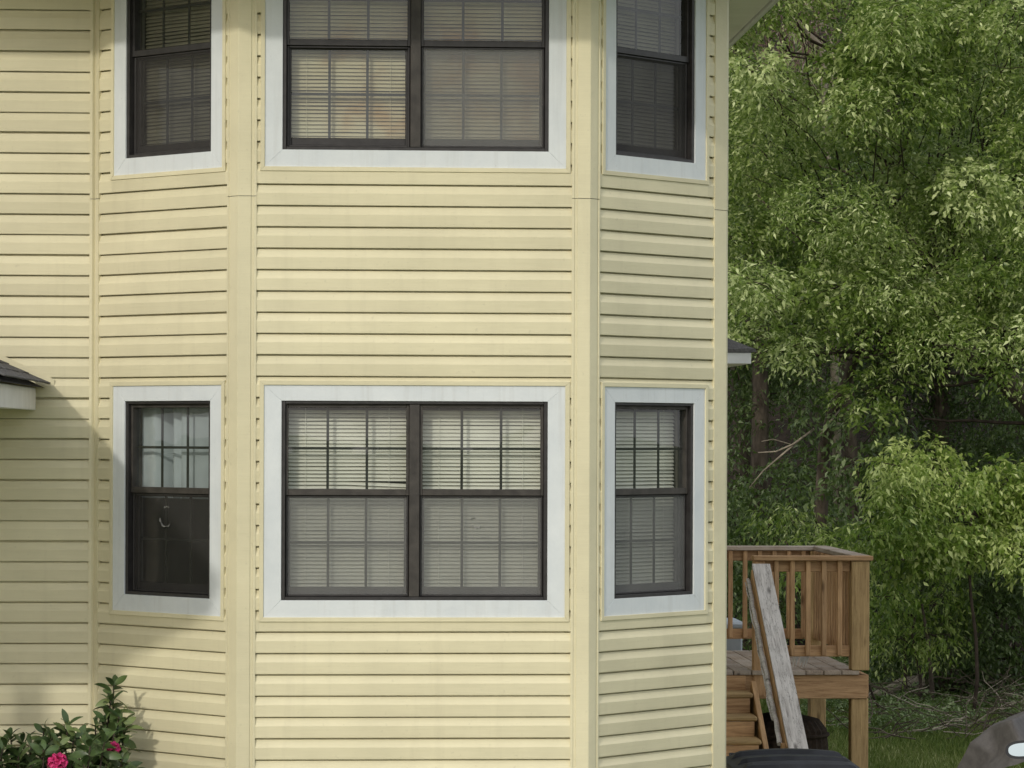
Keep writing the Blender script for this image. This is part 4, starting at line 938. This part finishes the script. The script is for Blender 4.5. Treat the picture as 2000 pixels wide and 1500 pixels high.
b = MB(); b.tube([at(1697, 1337, 33.4), at(1707, 1365, 33.5), at(1716, 1383, 33.6)], 0.012, 0.014, 6); b.tube([at(1714, 1380, 33.6), at(1726, 1395, 33.6)], 0.026, 0.012, 6)
b.build("dark_stick", M_TWIG, None, label="dark stick leaning beside the corner post of the deck", category="stick")

# ground plants and grass
packs = []
for k in range(260):
    px, py_ = rng.uniform(1560, 2150), rng.uniform(1290, 1430); d_ = min(37, 3.0 * F_PX / (py_ + 10 - 848)); c = at(px, py_, d_); c.z = max(0.05, c.z); r = rng.uniform(.10, .22)
    packs.append(clump(c, (r, r, r * .9), 150, 0.055, rng.uniform(.35, .85), droop=0.1))
leaf_object("undergrowth", packs, M_LEAF_B, None, label="low weeds and ground cover between the dead branches", category="undergrowth")
def grass(n, x0, x1, y0, y1):
    P = np.stack([rng.uniform(x0, x1, n), rng.uniform(y0, y1, n), np.zeros(n)], 1)
    d = np.stack([rng.normal(0, .35, n), rng.normal(0, .35, n), np.ones(n)], 1)
    V = leaf_arrays(P, d, rng.uniform(.04, .11, n), 0.28); t = np.clip(rng.normal(.5, .22, n) + 0.18 * np.sin(P[:, 0] * 2.1 + P[:, 1]) , 0, 1); return V, t
leaf_object("grass", [grass(90000, 2.2, 8.5, 9.5, 19.5)], M_GRASSB, None, label="short green lawn grass behind the deck", category="grass")

# ================================================================== flowering shrub at the left
sh = empty("flowering_shrub", (-2.75, -0.05, 0), label="leathery leaved shrub with magenta flower clusters against the yellow wall", category="shrub")
n = 7; lv = []; lf = []
for i in range(n):                                       # one elliptical leaf, folded and arched, unit length along x
    t = i / (n - 1); w_ = 0.20 * math.sin(math.pi * min(1, t * 0.93 + 0.045)) ** 0.8 if 0 < i < n - 1 else 0.012; z_ = 0.10 * math.sin(t * 2.2) - 0.16 * t * t
    lv += [(t, -w_, z_ + 0.22 * w_), (t, 0, z_), (t, w_, z_ + 0.22 * w_)]
for i in range(n - 1):
    k = 3 * i; lf += [(k, k + 3, k + 4, k + 1), (k + 1, k + 4, k + 5, k + 2)]
m_, n_, l_, b_ = newmat("leathery_leaf")
l_.new(ramp(n_, l_, objrand(n_), [(0.0, (0.036, 0.066, 0.024)), (0.5, (0.075, 0.125, 0.040)), (0.85, (0.14, 0.19, 0.065)), (1.0, (0.20, 0.25, 0.09))]), b_.inputs['Base Color']); b_.inputs['Roughness'].default_value = 0.38; b_.inputs['Specular IOR Level'].default_value = 0.4
leafme = mesh_data("leaf", lv, lf, m_, True)
tips = []
TOP = [(-40, 1420), (0, 1412), (22, 1408), (50, 1425), (78, 1398), (112, 1392), (135, 1382), (160, 1408), (180, 1400), (196, 1375), (222, 1322), (232, 1360), (245, 1440), (262, 1478), (280, 1500)]
def topy(px):
    for (a, ya), (c, yc) in zip(TOP, TOP[1:]):
        if a <= px <= c: return ya + (yc - ya) * (px - a) / (c - a)
    return 1430
spots = [(222, 1324, 17.22), (217, 1356, 17.2), (205, 1398, 17.18), (240, 1405, 17.15), (224, 1412, 17.1), (122, 1420, 17.0), (146, 1425, 17.0), (100, 1430, 17.0), (12, 1440, 16.9), (44, 1435, 16.9), (172, 1455, 17.0), (195, 1455, 17.05), (228, 1448, 17.1), (214, 1385, 17.2), (232, 1388, 17.15), (186, 1405, 17.2), (132, 1402, 17.0), (20, 1425, 16.9), (85, 1415, 17.1), (205, 1425, 17.15), (160, 1425, 17.1), (236, 1428, 17.18), (60, 1440, 16.85), (115, 1440, 16.9), (150, 1455, 16.9), (185, 1440, 17.0), (210, 1465, 17.0), (35, 1460, 16.8), (5, 1450, 16.8), (80, 1460, 16.85), (240, 1470, 17.1), (180, 1475, 16.95), (140, 1480, 16.85), (60, 1480, 16.8), (100, 1470, 16.8), (215, 1495, 16.95), (250, 1495, 17.1), (20, 1485, 16.8), (165, 1495, 16.9)]
for k in range(110):
    px = rng.uniform(-160, 268); spots.append((px, rng.uniform(max(topy(px) + 38, 1435), 1680), rng.uniform(16.7, 17.15)))
nl = 0; extra_V = []; stems = MB()
for (px, py_, d_) in spots:
    tip = at(px, py_ + 12, d_)
    foot = Vector((tip.x + (-2.6 - tip.x) * 0.12, tip.y + 0.02, max(0.05, tip.z - 0.42)))
    stems.tube(wiggle(foot, tip, 6, 0.08), 0.007, 0.004, 5)
    ax_ = Vector((rng.normal(0, .18), -0.22 + rng.normal(0, .12), 0.95)).normalized()
    e1 = ax_.orthogonal().normalized(); e2 = ax_.cross(e1); ph = rng.uniform(0, 6.28)
    nn = int(rng.integers(9, 13))
    for j in range(nn):
        a_ = ph + j * 2.399; el = R(-18 + 78 * j / nn + rng.uniform(-12, 12)); L = rng.uniform(.090, .128) * (1.0 - 0.25 * j / nn)
        dr = (e1 * math.cos(a_) + e2 * math.sin(a_)) * math.cos(el) + ax_ * math.sin(el)
        sd_ = ax_.cross(dr).normalized(); nu = dr.cross(sd_)
        Ml = (Matrix((dr, sd_, nu)).transposed().to_4x4()) @ Matrix.Rotation(rng.normal(0, .55), 4, 'X') @ Matrix.Diagonal((L, L, L, 1))
        Ml.translation = tip - ax_ * (0.085 * (1 - j / nn)) + dr * 0.004
        if nl < 300: inst("leaf", leafme, Ml, sh); nl += 1
        else: extra_V.append(Ml.copy())
stems.build("stems", M_TWIG, sh, smooth=True)
if extra_V:
    b = MB()
    for Ml in extra_V: b.add([Ml @ Vector(p) for p in lv], lf)
    b.build("foliage", M_LEAF_O, sh, smooth=True, kind="stuff")
def flower(c, r, nfl):
    fl = bpy.data.objects.new("flower", None); place(fl, Matrix.Translation(c), sh)
    b = MB(); th = MB()
    for k in range(nfl):
        zz = 1 - 1.5 * (k + 0.5) / nfl; rr = math.sqrt(max(0, 1 - zz * zz)); a_ = k * 2.399
        d = Vector((rr * math.cos(a_), rr * math.sin(a_), zz)); o_ = d.orthogonal().normalized(); p2 = d.cross(o_); base = Vector(c) + d * r * 0.45
        for q in range(5):
            t = q * 1.2566 + rng.uniform(-.2, .2); s_ = o_ * math.cos(t) + p2 * math.sin(t); w_ = d.cross(s_); L = r * rng.uniform(.75, 1.0)
            b.add([base, base + s_ * L * .55 + w_ * L * .40 + d * L * .42, base + s_ * L * 1.0 + w_ * L * .18 + d * L * (.35 + rng.uniform(-.1, .15)), base + s_ * L * .98 - w_ * L * .22 + d * L * (.4 + rng.uniform(-.1, .15)), base + s_ * L * .55 - w_ * L * .42 + d * L * .38],
                  [(0, 1, 2), (0, 2, 3), (0, 3, 4)])
        th.add([base + d * r * .08 + (o_ * math.cos(t) + p2 * math.sin(t)) * r * .2 + d * r * .14 for t in (0, 1.26, 2.5, 3.8, 5)], [(0, 1, 2, 3, 4)])
    b.build("petals", M_PETAL, fl); th.build("throats", M_STAMEN, fl)
flower(at(112, 1490, 16.72), 0.048, 13); flower(at(222, 1462, 16.9), 0.032, 10); flower(at(-60, 1470, 16.8), 0.05, 12)
